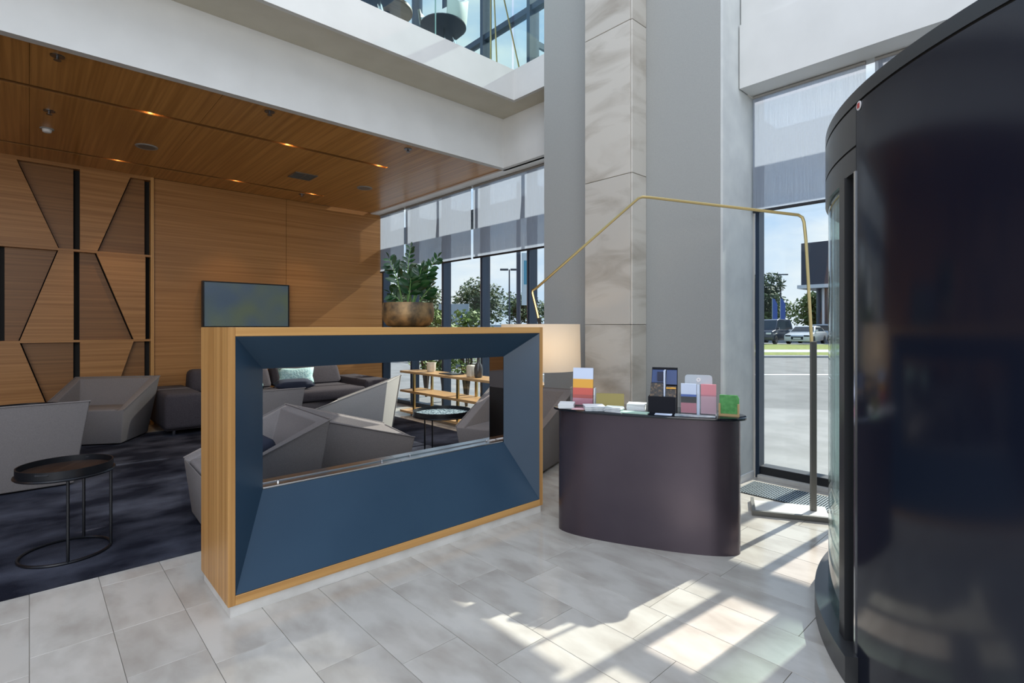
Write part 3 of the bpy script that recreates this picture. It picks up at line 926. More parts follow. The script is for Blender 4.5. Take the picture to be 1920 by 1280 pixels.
for i in range(4):
    lf.mi = i
    a, b = zc[i], zc[i + 1]
    lf.hexa([(-0.069, -0.012 + a * 0.08, a), (0.069, -0.012 + a * 0.08, a), (0.069, 0.004 + a * 0.08, a), (-0.069, 0.004 + a * 0.08, a),
             (-0.069, -0.012 + b * 0.08, b), (0.069, -0.012 + b * 0.08, b), (0.069, 0.004 + b * 0.08, b), (-0.069, 0.004 + b * 0.08, b)])
lf.build('leaflet', [M['pink'], M['coral'], M['orange'], M['skyprint']], h1)
leaflet_stack('leaflet_pile', 'white leaflet pile at the left tip of the desk', -0.505, -0.03, 0.10, 0.15, 0.028, [M['paper']], 12, 6)
leaflet_stack('leaflet_pile', 'single pink leaflet lying before the sunset leaflet holder', -0.40, -0.085, 0.10, 0.06, 0.004, [M['palepink']], 8, 2)
leaflet_stack('magazine_pile', 'fanned grey magazine pile in front of the gold card', -0.308, -0.075, 0.13, 0.12, 0.030, [M['paper2'], M['paper']], 20, 6)
leaflet_stack('leaflet_pile', 'white leaflet pile right of the grey magazines', -0.175, -0.095, 0.105, 0.085, 0.030, [M['paper'], M['paper2']], -6, 6)
leaflet_stack('note_block', 'thick white block of notes between gold card and dark rack', -0.055, 0.04, 0.115, 0.10, 0.042, [M['paper']], 4, 8, cat='note block')
leaflet_stack('leaflet_pile', 'pale green leaflet lying at the desk edge left of the dark rack', -0.055, -0.105, 0.19, 0.075, 0.006, [mat('pale_green_print', (0.42, 0.60, 0.50), 0.5)], -3, 2)
leaflet_stack('leaflet_pile', 'small blue leaflet lying before the dark rack', 0.13, -0.108, 0.10, 0.045, 0.005, [M['skyprint']], 2, 2)
leaflet_stack('leaflet_pile', 'grey leaflets spread before the two-pocket clear rack', 0.31, -0.098, 0.23, 0.055, 0.006, [M['paper2']], 1, 2)
# gold tent card
tcd = desk_thing('tent_card', 'folded gold tent card standing on the desk', 'card', -0.235, 0.075, 10)
MB().hexa([(-0.092, -0.03, 0.0), (0.092, -0.03, 0.0), (0.092, -0.026, 0.0), (-0.092, -0.026, 0.0),
           (-0.092, -0.001, 0.092), (0.092, -0.001, 0.092), (0.092, 0.002, 0.092), (-0.092, 0.002, 0.092)]).build('front_leaf', M['gold'], tcd)
MB().hexa([(-0.092, 0.026, 0.0), (0.092, 0.026, 0.0), (0.092, 0.03, 0.0), (-0.092, 0.03, 0.0),
           (-0.092, -0.001, 0.092), (0.092, -0.001, 0.092), (0.092, 0.002, 0.092), (-0.092, 0.002, 0.092)]).build('back_leaf', M['gold'], tcd)
MB().add([(0.090, -0.027, 0.001), (0.090, 0.027, 0.001), (0.090, 0.0, 0.088), (0.086, -0.027, 0.001), (0.086, 0.027, 0.001), (0.086, 0.0, 0.088)],
         [(0, 1, 2), (5, 4, 3), (0, 3, 4, 1), (1, 4, 5, 2), (2, 5, 3, 0)]).build('end_web', M['blackcard'], tcd)
# dark brochure rack, four brochures
dkr = desk_thing('brochure_rack', 'black four-pocket rack with dark blue brochures', 'brochure rack', 0.115, 0.0, 2)
MB().hexa([(-0.085, 0.05, 0), (0.085, 0.05, 0), (0.085, 0.06, 0), (-0.085, 0.06, 0), (-0.073, 0.085, 0.275), (0.085, 0.085, 0.275), (0.085, 0.095, 0.275), (-0.073, 0.095, 0.275)]).build('back_board', M['blackcard'], dkr)
MB().hexa([(-0.087, -0.05, 0), (0.079, -0.05, 0), (0.079, 0.045, 0), (-0.087, 0.045, 0), (-0.087, -0.046, 0.10), (0.079, -0.046, 0.10), (0.079, 0.045, 0.10), (-0.087, 0.045, 0.10)]).build('front_box', M['blackcard'], dkr)
MB().box(0.004, -0.01, 0.10, 0.014, 0.07, 0.262).build('divider', M['skyprint'], dkr)
for (xa, xb, za, zb, m, yy) in ((-0.078, 0.0, 0.10, 0.182, 'brownp', -0.02), (0.018, 0.080, 0.10, 0.165, 'brownp', -0.02), (-0.072, 0.002, 0.182, 0.262, 'bluep', 0.03), (0.016, 0.082, 0.172, 0.262, 'bluep', 0.03)):
    MB().hexa([(xa, yy, za), (xb, yy, za), (xb, yy + 0.015, za), (xa, yy + 0.015, za), (xa + 0.004, yy + 0.015, zb), (xb, yy + 0.015, zb), (xb, yy + 0.03, zb), (xa + 0.004, yy + 0.03, zb)]).build('brochure', M[m], dkr)
MB().box(-0.036, 0.018, 0.195, -0.002, 0.044, 0.25).build('brochure_photo', M['blued'], dkr)
MB().box(0.020, -0.022, 0.150, 0.079, -0.001, 0.158).build('brochure_band', M['orange'], dkr)
# clear rack with two pockets
ar = desk_thing('brochure_rack', 'clear two-pocket rack with pink leaflets and a round-cornered back', 'brochure rack', 0.325, -0.01, 0)
pts = [(-0.083, 0.0), (0.083, 0.0), (0.083, 0.222)] + [(0.065 + 0.018 * math.cos(R(a)), 0.222 + 0.018 * math.sin(R(a))) for a in (30, 60, 90)] + \
      [(-0.065 + 0.018 * math.cos(R(a)), 0.222 + 0.018 * math.sin(R(a))) for a in (90, 120, 150)] + [(-0.083, 0.222)]
MB().slab_xz(pts, 0.05, 0.054).build('back_plate', M['acrylic'], ar)
frosted = mat('frosted_acrylic', (0.62, 0.68, 0.74), 0.25, **{'Alpha': 0.55})
MB().slab_xz([(p[0] * 0.97, max(0.18, p[1] - 0.002)) for p in pts], 0.047, 0.0495).build('back_film', frosted, ar)
for (xa, xb) in ((-0.104, -0.006), (0.010, 0.108)):
    MB().box(xa, -0.035, 0.0, xb, -0.032, 0.125).build('front_plate', M['acrylic'], ar)
for x in (-0.106, 0.0, 0.108):
    MB().box(x - 0.002, -0.035, 0.0, x + 0.002, 0.05, 0.13).build('side_plate', M['acrylic'], ar)
MB().box(-0.006, -0.03, 0.0, 0.010, -0.022, 0.185).build('divider', M['skyprint'], ar)
ring = MB()
ring.add([(0.013 * math.cos(2 * PI * j / 18), 0.0465, 0.208 + 0.013 * math.sin(2 * PI * j / 18)) for j in range(18)] +
         [(0.005 * math.cos(2 * PI * j / 18), 0.0465, 0.208 + 0.005 * math.sin(2 * PI * j / 18)) for j in range(18)] +
         [(0.013 * math.cos(2 * PI * j / 18), 0.044, 0.208 + 0.013 * math.sin(2 * PI * j / 18)) for j in range(18)] +
         [(0.005 * math.cos(2 * PI * j / 18), 0.044, 0.208 + 0.005 * math.sin(2 * PI * j / 18)) for j in range(18)],
         [(j, (j + 1) % 18, 18 + (j + 1) % 18, 18 + j) for j in range(18)] + [(36 + j, 36 + (j + 1) % 18, 54 + (j + 1) % 18, 54 + j) for j in range(18)] +
         [(j, (j + 1) % 18, 36 + (j + 1) % 18, 36 + j) for j in range(18)])
ring.build('round_mark', M['white'], ar)
l1 = MB()
for i, (za, zb, m) in enumerate(((0.008, 0.07, 0), (0.07, 0.108, 1), (0.108, 0.122, 2), (0.122, 0.188, 3))):
    l1.mi = i
    l1.box(-0.100, -0.018, za, -0.010, -0.008, zb)
l1.build('leaflet', [M['pink'], M['darkvase'], mat('cobalt_print', (0.10, 0.18, 0.50), 0.5), M['skyprint']], ar)
l2 = MB()
for i, (za, zb) in enumerate(((0.008, 0.115), (0.115, 0.188))):
    l2.mi = i
    l2.box(0.016, -0.018, za, 0.104, -0.008, zb)
l2.build('leaflet', [M['palepink'], M['pink']], ar)
# green leaflet in a small holder
gh = desk_thing('leaflet_holder', 'small holder with a bright green leaflet at the right end of the desk', 'leaflet holder', 0.500, 0.01, -4)
MB().slab_xz([(-0.052, 0.014), (0.058, 0.014), (0.058, 0.108), (0.048, 0.126), (-0.052, 0.126)], -0.02, -0.008).build('leaflet', M['green'], gh)
MB().box(-0.056, -0.032, 0.0, 0.060, -0.02, 0.013).build('lip', M['woodholder'], gh)
MB().box(-0.056, -0.032, 0.013, -0.045, -0.021, 0.075).build('side_plate', M['woodholder'], gh)
MB().box(0.049, -0.032, 0.013, 0.060, -0.021, 0.075).build('side_plate', M['woodholder'], gh)
MB().box(-0.058, -0.006, 0.0, 0.058, -0.002, 0.128).build('back_plate', M['acrylic'], gh)
MB().box(-0.056, -0.02, 0.0, 0.060, 0.03, 0.012).build('base', M['blackcard'], gh)

# ------------------------------------------------------------ rug
rg = MB().box(-6.0, 3.60, 0.0005, 4.03, 8.02, 0.014).build('rug', M['rug'], None)
tag(rg, 'wide dark navy carpet with mottled grey waves under the lounge chairs', 'rug')


# ------------------------------------------------------------ armchairs
def armchair_meshes(m):
    hw, hb = 0.37, 0.47
    # outer shell: foot corners, rim corners (front low, back high), inner corners
    fb = [(-hw, -0.35, 0.012), (hw, -0.35, 0.012), (hw, 0.32, 0.012), (-hw, 0.32, 0.012)]
    rim = [(-0.42, -0.40, 0.40), (0.42, -0.40, 0.40), (hb, 0.42, 0.71), (-hb, 0.42, 0.71)]
    inn = [(-0.345, -0.385, 0.385), (0.345, -0.385, 0.385), (hb - 0.09, 0.345, 0.695), (-hb + 0.09, 0.345, 0.695)]
    low = [(-0.325, -0.37, 0.30), (0.325, -0.37, 0.30), (0.315, 0.20, 0.30), (-0.315, 0.20, 0.30)]
    v = fb + rim + inn + low
    f = [(3, 2, 1, 0)]
    for a, b in ((1, 2), (2, 3), (3, 0), (0, 1)): f.append((a, b, 4 + b, 4 + a))
    for a, b in ((1, 2), (2, 3), (3, 0)):
        f.append((4 + a, 4 + b, 8 + b, 8 + a))
        f.append((8 + a, 8 + b, 12 + b, 12 + a))
    # front edge rises to the front of the seat
    f.append((4, 5, 9, 8))
    f.append((8, 9, 13, 12))
    f.append((12, 13, 14, 15))
    b = MB()
    b.add(v, f)
    shell = b.mesh('shell', m, bevel=0.022, seg=3, smooth=True, angle=12)
    c = MB()
    c.hexa([(-0.335, -0.372, 0.305), (0.335, -0.372, 0.305), (0.318, 0.205, 0.305), (-0.318, 0.205, 0.305),
            (-0.34, -0.378, 0.405), (0.34, -0.378, 0.405), (0.325, 0.225, 0.385), (-0.325, 0.225, 0.385)])
    cush = c.mesh('seat_cushion', m, bevel=0.03, seg=3, smooth=True)
    p = MB()
    q = [Vector(r_) for r_ in rim]
    o = Vector((0, 0, 0.0))
    p.tube([q[0] + o, q[3] + o, q[2] + o, q[1] + o], 0.006, 5)
    pip = p.mesh('piping', m)
    return shell, cush, pip


chair_me = armchair_meshes(M['fabric'])
chair_light = armchair_meshes(M['fabric_l'])


def armchair(x, y, deg, label, meshes=chair_me, s=1.0, sy=1.0, sz=1.0):
    t = thing('armchair', label, 'armchair', (x, y, 0.014), R(deg), 'faceted lounge armchairs')
    t.scale = (s, s * sy, sz)
    for n_, me in zip(('shell', 'seat_cushion', 'piping'), meshes): obj(n_, me, t)
    return t


armchair(-0.09, 6.12, 180, 'grey armchair at the left edge of the picture, seen from behind')
armchair(0.62, 7.90, -30, 'grey armchair facing forward before the slatted lattice wall')
armchair(1.69, 5.80, 180, 'grey armchair seen from behind in front of the teal cushion', s=0.87)
armchair(2.98, 5.98, -130.5, 'light grey armchair with its sunlit back to the window shelf', chair_light)
chE = armchair(1.15, 3.93, -92, 'armchair nearest behind the counter opening at the left', sy=0.88)
armchair(2.18, 4.575, 80, 'dark armchair seen from behind, low in the middle of the opening', sy=1.16, sz=0.86)
armchair(3.47, 3.74, -68.8, 'armchair behind the right end of the counter, beside the round tray table')
cu = MB().hexa([(-0.2, -0.06, -0.14), (0.2, -0.06, -0.14), (0.2, 0.06, -0.14), (-0.2, 0.06, -0.14), (-0.2, -0.06, 0.14), (0.2, -0.06, 0.14), (0.2, 0.06, 0.14), (-0.2, 0.06, 0.14)]).build('cushion', M['navy_fab'], None, bevel=0.05, seg=3, smooth=True)
tag(cu, 'dark navy cushion lying in the nearest armchair', 'cushion')
cu.location = (1.12, 3.93, 0.50)
cu.rotation_euler = (R(72), 0, R(90))

# ------------------------------------------------------------ sofa along the wood wall
so = thing('sofa', 'long charcoal sofa along the wood wall below the screen', 'sofa', (2.72, 8.05, 0.0145))
MB().box(-1.50, -0.50, 0.06, 1.50, 0.62, 0.26).build('base', M['sofa'], so, bevel=0.02, seg=2, smooth=True)
for (xa, xb) in ((-1.10, -0.005), (0.005, 1.10)):
    MB().box(xa, -0.58, 0.26, xb, 0.36, 0.43).build('seat_cushion', M['sofa'], so, bevel=0.045, seg=3, smooth=True)
    MB().hexa([(xa, 0.22, 0.42), (xb, 0.22, 0.42), (xb, 0.60, 0.42), (xa, 0.60, 0.42), (xa + 0.03, 0.36, 0.735), (xb - 0.03, 0.36, 0.735), (xb - 0.02, 0.63, 0.735), (xa + 0.02, 0.63, 0.735)]).build('back_cushion', M['sofa'], so, bevel=0.07, seg=3, smooth=True)
for (xa, xb) in ((-1.52, -1.10), (1.10, 1.52)):
    MB().box(xa, -0.56, 0.08, xb, 0.62, 0.52).build('arm', M['sofa'], so, bevel=0.05, seg=3, smooth=True)
for (xa, ya_) in ((-1.4, -0.42), (1.4, -0.42), (-1.4, 0.5), (1.4, 0.5)):
    MB().lathe([(0.018, 0.0), (0.02, 0.07)], 10, (xa, ya_)).build('leg', M['chrome'], so)
def pillow(name, label, x, y, z, w, h, m, rx, rz):
    b = MB()
    n = 8
    vs, fs = [], []
    for sgn in (-1, 1):
        for i in range(n + 1):
            for j in range(n + 1):
                u_, v_ = i / n * 2 - 1, j / n * 2 - 1
                pin = 1 - 0.10 * (1 - abs(u_ * v_)) * max(abs(u_), abs(v_)) ** 3
                th = 0.07 * ((1 - u_ ** 4) * (1 - v_ ** 4)) ** 0.6
                vs.append((u_ * w / 2 * pin, sgn * th, v_ * h / 2 * pin))
    st_ = (n + 1) ** 2
    for s_ in range(2):
        for i in range(n):
            for j in range(n):
                q = [s_ * st_ + i * (n + 1) + j, s_ * st_ + (i + 1) * (n + 1) + j, s_ * st_ + (i + 1) * (n + 1) + j + 1, s_ * st_ + i * (n + 1) + j + 1]
                fs.append(tuple(q if s_ == 0 else q[::-1]))
    b.add(vs, fs)
    me = b.mesh(name, m, smooth=True)
    bm = bmesh.new()
    bm.from_mesh(me)
    bmesh.ops.remove_doubles(bm, verts=bm.verts, dist=0.0004)
    bm.to_mesh(me)
    bm.free()
    o = obj(name, me)
    o.location = (x, y, z)
    o.rotation_euler = (R(rx), 0, R(rz))
    return tag(o, label, 'cushion')


pillow('cushion', 'teal woven cushion leaning on the charcoal sofa back', 2.99, 8.10, 0.60, 0.52, 0.27, M['teal'], -14, -12)
pillow('cushion', 'flat navy cushion lying under the teal cushion', 2.84, 7.78, 0.52, 0.56, 0.24, M['navy_fab'], -82, -10)
pillow('cushion', 'pale cushion at the left edge of the counter opening', 2.36, 8.14, 0.60, 0.34, 0.30, M['teal'], -14, 10)

# ------------------------------------------------------------ round tray tables
def tray_table(x, y, h, r, label, top='traytop', a0=0, legs=(30, 150, 270)):
    t = thing('tray_table', label, 'side table', (x, y, 0.014), R(a0), 'round tray tables')
    MB().lathe([(r - 0.012, h - 0.045), (r, h - 0.045), (r, h), (r - 0.006, h), (r - 0.006, h - 0.036), (r - 0.012, h - 0.036)], 56).build('tray_rim', M['tableblack'], t, smooth=True)
    MB().lathe([(r - 0.008, h - 0.046), (r - 0.008, h - 0.034), (0, h - 0.034)], 56).build('tray_top', M[top], t, smooth=True)
    MB().tube([((r + 0.004) * math.cos(2 * PI * i / 48), (r + 0.004) * math.sin(2 * PI * i / 48), h - 0.052) for i in range(48)], 0.008, 6, True).build('support_ring', M['tableblack'], t, smooth=True)
    for s_ in (0, 180):
        c_, sn = math.cos(R(s_)), math.sin(R(s_))
        gh_ = MB().box(-0.0035, -0.034, h - 0.022, 0.0035, 0.034, h - 0.010).build('grip', M['frame_dark'], t, bevel=0.003, seg=1)
        gh_.location = ((r - 0.003) * c_, (r - 0.003) * sn, 0)
        gh_.rotation_euler = (0, 0, R(s_))
    for la in legs:
        a = R(la)
        MB().tube([((r - 0.012) * math.cos(a), (r - 0.012) * math.sin(a), 0.006), ((r - 0.012) * math.cos(a), (r - 0.012) * math.sin(a), h - 0.05)], 0.008, 6).build('leg', M['tableblack'], t)
    MB().tube([((r - 0.012) * math.cos(2 * PI * i / 48), (r - 0.012) * math.sin(2 * PI * i / 48), 0.008) for i in range(48)], 0.008, 6, True).build('foot_ring', M['tableblack'], t, smooth=True)
    return t


tray_table(0.160, 4.085, 0.530, 0.225, 'round black tray table on three thin legs at the front left', a0=60, legs=(-150, -72, 4))
tray_table(3.17, 4.52, 0.475, 0.30, 'round tray table with pale blue hammered top, seen through the counter opening', 'tray_blue', 0, legs=(-162, -43, 77))
tray_table(-0.05, 7.22, 0.535, 0.32, 'round black tray table half hidden behind the left armchair', a0=10)

# ------------------------------------------------------------ console shelf by the window
cs = thing('shelf_console', 'low three-tier oak shelf on brass legs before the lounge window', 'shelf', (4.41, 5.70, 0.0))
for z in (0.045, 0.355, 0.648):
    MB().box(-0.185, -1.46, z, 0.185, 1.46, z + 0.032).build('shelf_board', M['wood_shelf'], cs, bevel=0.002, seg=1)
for y in (-1.1, 0.0, 1.09):
    for x in (-0.16, 0.16):
        for (za, zb) in ((0.0, 0.045), (0.077, 0.355), (0.387, 0.648)):
            MB().box(x - 0.012, y - 0.022, za, x + 0.012, y + 0.022, zb).build('leg', M['brass'], cs)
cp = MB().lathe([(0.055, 0.0), (0.068, 0.03), (0.07, 0.14), (0.062, 0.14), (0.058, 0.02)], 28).build('vase', M['cream'], None, smooth=True)
cp.location = (4.44, 6.62, 0.681)
tag(cp, 'squat cream pot on the left of the window shelf', 'vase')
bt = MB().lathe([(0.045, 0.0), (0.055, 0.02), (0.058, 0.12), (0.045, 0.17), (0.022, 0.20), (0.020, 0.26), (0.028, 0.275), (0.018, 0.275)], 28).build('vase', M['darkvase'], None, smooth=True)
bt.location = (4.38, 5.42, 0.681)
tag(bt, 'dark bottle vase with narrow neck on the window shelf', 'vase')
bw = MB().box(-0.05, -0.05, 0, 0.05, 0.05, 0.16).build('vase', M['cream'], None, bevel=0.015, seg=3, smooth=True)
bw.location = (4.36, 5.55, 0.681)
tag(bw, 'square cream vase beside the dark bottle on the window shelf', 'vase')
ty = MB().box(-0.11, -0.16, 0.0, 0.11, 0.16, 0.012).build('tray', M['darkvase'], None, bevel=0.004, seg=1)
ty.location = (4.42, 6.08, 0.681)
tag(ty, 'flat dark tray lying on the middle of the window shelf', 'tray')

# ------------------------------------------------------------ television
tv = thing('television', 'flat black wall screen on the wood wall above the sofa', 'television', (2.46, WY - 0.052, 1.68))
MB().box(-0.615, -0.075, -0.345, 0.615, 0.02, 0.345).build('casing', M['tvframe'], tv, bevel=0.004, seg=1)
scr = bpy.data.materials.new('screen_image')
scr.use_nodes = True
t_ = scr.node_tree
b_ = t_.nodes['Principled BSDF']
g_ = t_.nodes.new('ShaderNodeTexCoord')
z_ = t_.nodes.new('ShaderNodeTexNoise')
z_.inputs['Scale'].default_value = 2.2
z_.inputs['Detail'].default_value = 1
t_.links.new(g_.outputs['Object'], z_.inputs['Vector'])
r_ = t_.nodes.new('ShaderNodeValToRGB')
r_.color_ramp.elements[0].color = (0.040, 0.060, 0.085, 1)
r_.color_ramp.elements[0].position = 0.38
r_.color_ramp.elements[1].color = (0.060, 0.078, 0.055, 1)
r_.color_ramp.elements[1].position = 0.66
t_.links.new(z_.outputs['Fac'], r_.inputs[0])
t_.links.new(r_.outputs[0], b_.inputs['Emission Color'])
b_.inputs['Emission Strength'].default_value = 0.9
b_.inputs['Base Color'].default_value = (0.01, 0.01, 0.012, 1)
b_.inputs['Roughness'].default_value = 0.15
MB().box(-0.59, -0.078, -0.315, 0.59, -0.0755, 0.325).build('screen', scr, tv)

# ------------------------------------------------------------ ceiling fittings
def ceil_thing(name, label, cat, x, y, grp=None): return thing(name, label, cat, (x, y, CZ), 0, grp)


SPR = [(0.158, 5.30, 'sprinkler head at the far left of the ceiling, next to the white upstand'), (1.70, 5.29, 'sprinkler head in the middle, next to the white upstand'),
       (3.24, 5.31, 'sprinkler head nearest the windows, next to the white upstand'), (0.14, 6.70, 'sprinkler head between the two ceiling slots at the left'),
       (3.13, 8.25, 'small sprinkler head by the wood wall beside the last downlight')]
proto = None
for x, y, lb in SPR:
    if proto is None:
        proto = ceil_thing('sprinkler', lb, 'sprinkler', x, y, 'ceiling sprinklers')
        M['dchrome'] = mat('dark_chrome', (0.20, 0.20, 0.21), 0.3, 1.0)
        MB().lathe([(0.045, -0.006), (0.045, 0.0)], 20).build('rosette', M['dchrome'], proto)
        MB().tube([(0, 0, 0), (0, 0, -0.03)], 0.010, 8).build('body', M['dchrome'], proto)
        MB().lathe([(0.024, -0.036), (0.024, -0.032)], 12).build('deflector', M['dchrome'], proto)
    else:
        c = copy_tree(proto)
        c.location = (x, y, CZ)
        c['label'] = lb
sm = ceil_thing('smoke_detector', 'small white smoke detector on the wood ceiling', 'detector', 0.135, 7.32)
MB().lathe([(0.025, -0.042), (0.036, -0.036), (0.040, -0.012), (0.040, 0.0)], 24).build('body', M['white'], sm, smooth=True)
MB().lathe([(0.056, -0.010), (0.060, 0.0)], 24).build('base', M['grey_plastic'], sm)
for x, y, lb in ((0.99, 7.27, 'round ceiling speaker grille at the left of the wood ceiling'), (3.67, 7.23, 'round ceiling speaker grille near the windows')):
    s_ = ceil_thing('ceiling_speaker', lb, 'speaker', x, y, 'ceiling speakers')
    MB().lathe([(0.085, -0.008), (0.105, -0.010), (0.112, 0.0)], 28).build('rim', M['grey_plastic'], s_, smooth=True)
    MB().lathe([(0.084, -0.009), (0.084, -0.006), (0, -0.006)], 28).build('grille', M['bronze_post'], s_)
vt = ceil_thing('ceiling_vent', 'square slatted dark vent in the wood ceiling', 'vent', 2.76, 7.24)
MB().box(-0.14, -0.14, -0.001, 0.14, 0.14, 0.001).build('backing', M['black'], vt)
vf = MB()
for (a, b, c, d) in ((-0.15, -0.15, 0.15, -0.135), (-0.15, 0.135, 0.15, 0.15), (-0.15, -0.135, -0.135, 0.135), (0.135, -0.135, 0.15, 0.135), (-0.006, -0.135, 0.006, 0.135)):
    vf.box(a, b, -0.01, c, d, 0.0)
vf.build('vent_frame', M['bronze_post'], vt)
for i in range(9):
    MB().box(-0.134, -0.122 + i * 0.029, -0.008, 0.134, -0.116 + i * 0.029, -0.001).build('slat', M['bronze_post'], vt)
glow = mat('lamp_lens', (1, 0.85, 0.6), 0.4, **{'Emission Color': (1.0, 0.62, 0.25, 1), 'Emission Strength': 3.0})
for x, y, lb in ((0.87, 6.125, 'warm spotlight in the front ceiling slot at the left'), (2.178, 6.125, 'warm spotlight in the front ceiling slot in the middle'), (3.33, 6.125, 'warm spotlight at the right end of the front ceiling slot'),
                 (0.815, 8.125, 'warm spotlight in the rear ceiling slot at the left'), (2.168, 8.125, 'warm spotlight in the rear ceiling slot in the middle'), (3.26, 8.125, 'warm spotlight in the rear ceiling slot at the right')):
    d = ceil_thing('spotlight', lb, 'spotlight', x, y, 'spotlights in the ceiling slots')
    MB().lathe([(0.024, 0.055), (0.026, 0.12)], 14).build('can', M['tableblack'], d)
    MB().lathe([(0.020, 0.052), (0.020, 0.054), (0.0, 0.054)], 14).build('lens', glow, d)
    sl = bpy.data.lights.new('slot_light', 'POINT')
    sl.energy = 0.55
    sl.color = (1.0, 0.62, 0.28)
    sl.shadow_soft_size = 0.012
    so_ = bpy.data.objects.new('slot_light', sl)
    COL.objects.link(so_)
    so_.parent = d
    so_.location = (0, 0, 0.035)
    s2 = bpy.data.lights.new('down_light', 'SPOT')
    s2.energy = 26
    s2.color = (1.0, 0.74, 0.45)
    s2.spot_size = R(70)
    s2.spot_blend = 0.6
    so2 = bpy.data.objects.new('down_light', s2)
    COL.objects.link(so2)
    so2.parent = d
    so2.location = (0, 0, 0.03)

# ------------------------------------------------------------ mezzanine furniture behind a glass railing
gl = thing('glass_railing', 'frameless glass railing along the edge of the upper floor', 'railing')
xs_ = [-4.0, -1.6, 0.9, 3.12, 4.2]
for a, b in zip(xs_[:-1], xs_[1:]):
    MB().box(a + 0.006, 4.562, 4.392, b - 0.006, 4.574, 5.40).build('glass_panel', M['glass_green'], gl)
    if b < 4: MB().box(b - 0.006, 4.560, 4.392, b - 0.0, 4.576, 5.40).build('glass_edge', M['glass_edge'], gl)
MB().box(4.222, 4.05, 4.392, 4.234, 4.56, 5.40).build('glass_panel', M['glass_green'], gl)


def shell_chair(x, y, rz, label, mt):
    t = thing('bucket_chair', label, 'chair', (x, y, 4.37), R(rz), 'chairs on the upper floor')
    n = 14
    b = MB()
    vs, fs = [], []
    rings = [(0.10, 0.38), (0.22, 0.40), (0.27, 0.47), (0.29, 0.62)]
    for j, (r_, z) in enumerate(rings):
        for i in range(n + 1):
            a = R(-40 + 260 * i / n)
            back = max(0, math.sin(a))
            zz = z + (0.24 * back if j == 3 else 0.05 * back * (j > 1))
            vs.append((r_ * math.cos(a), r_ * math.sin(a) * 1.02, zz))
    for j in range(3):
        for i in range(n):
            fs.append((j * (n + 1) + i, j * (n + 1) + i + 1, (j + 1) * (n + 1) + i + 1, (j + 1) * (n + 1) + i))
    m0 = len(vs)
    vs += [(p[0] * 0.90, p[1] * 0.90 - 0.005, p[2] + 0.012) for p in vs]
    fs += [tuple(m0 + i for i in f[::-1]) for f in fs]
    b.add(vs, fs)
    e0 = 3 * (n + 1)
    b.add([], [])
    b.f += [(e0 + i, e0 + i + 1, m0 + e0 + i + 1, m0 + e0 + i) for i in range(n)]
    b.fm += [0] * n
    b.build('shell', mt, t, smooth=True)
    MB().lathe([(0.05, 0.35), (0.20, 0.375), (0.265, 0.44), (0.262, 0.455), (0.0, 0.46)], 28).build('seat_base', M['navy_fab'], t, smooth=True)
    for i in range(4):
        a = R(45 + 90 * i)
        MB().tube([(0.10 * math.cos(a), 0.10 * math.sin(a), 0.39), (0.24 * math.cos(a), 0.24 * math.sin(a), 0.0)], 0.012, 6).build('leg', M['chrome'], t)
    return t


shell_chair(3.52, 5.00, -75, 'white bucket chair at the edge of the upper floor, at the right', M['white'])
shell_chair(2.58, 4.96, 60, 'grey bucket chair at the upper railing, left of the white chair', M['grey_plastic'])
mt_ = thing('pedestal_table', 'round brown pedestal table on the upper floor between two chairs', 'table', (3.03, 5.42, 4.37), 0)
MB().lathe([(0.27, 0.60), (0.29, 0.61), (0.29, 0.635), (0.0, 0.635)], 36).build('table_top', noisy('walnut', (0.10, 0.06, 0.04), (0.15, 0.09, 0.06), scale=(2, 30, 1), nscale=1), mt_)
MB().lathe([(0.16, 0.0), (0.16, 0.015), (0.03, 0.03), (0.03, 0.60)], 24).build('pedestal', M['tableblack'], mt_, smooth=True)
rl = thing('brass_rod_lamp', 'leaning frame of slim brass rods on the upper floor', 'lamp', (0, 0, 0))
for p, q in (((4.05, 4.78, 4.37), (4.28, 5.05, 5.9)), ((4.12, 4.74, 4.37), (4.30, 5.03, 5.9)), ((4.50, 4.70, 4.37), (4.36, 5.02, 5.9))):
    MB().tube([p, q], 0.010, 6).build('rod', M['brass'], rl)
MB().tube([(4.02, 4.78, 4.38), (4.52, 4.70, 4.38)], 0.012, 6).build('foot_bar', M['brass'], rl)


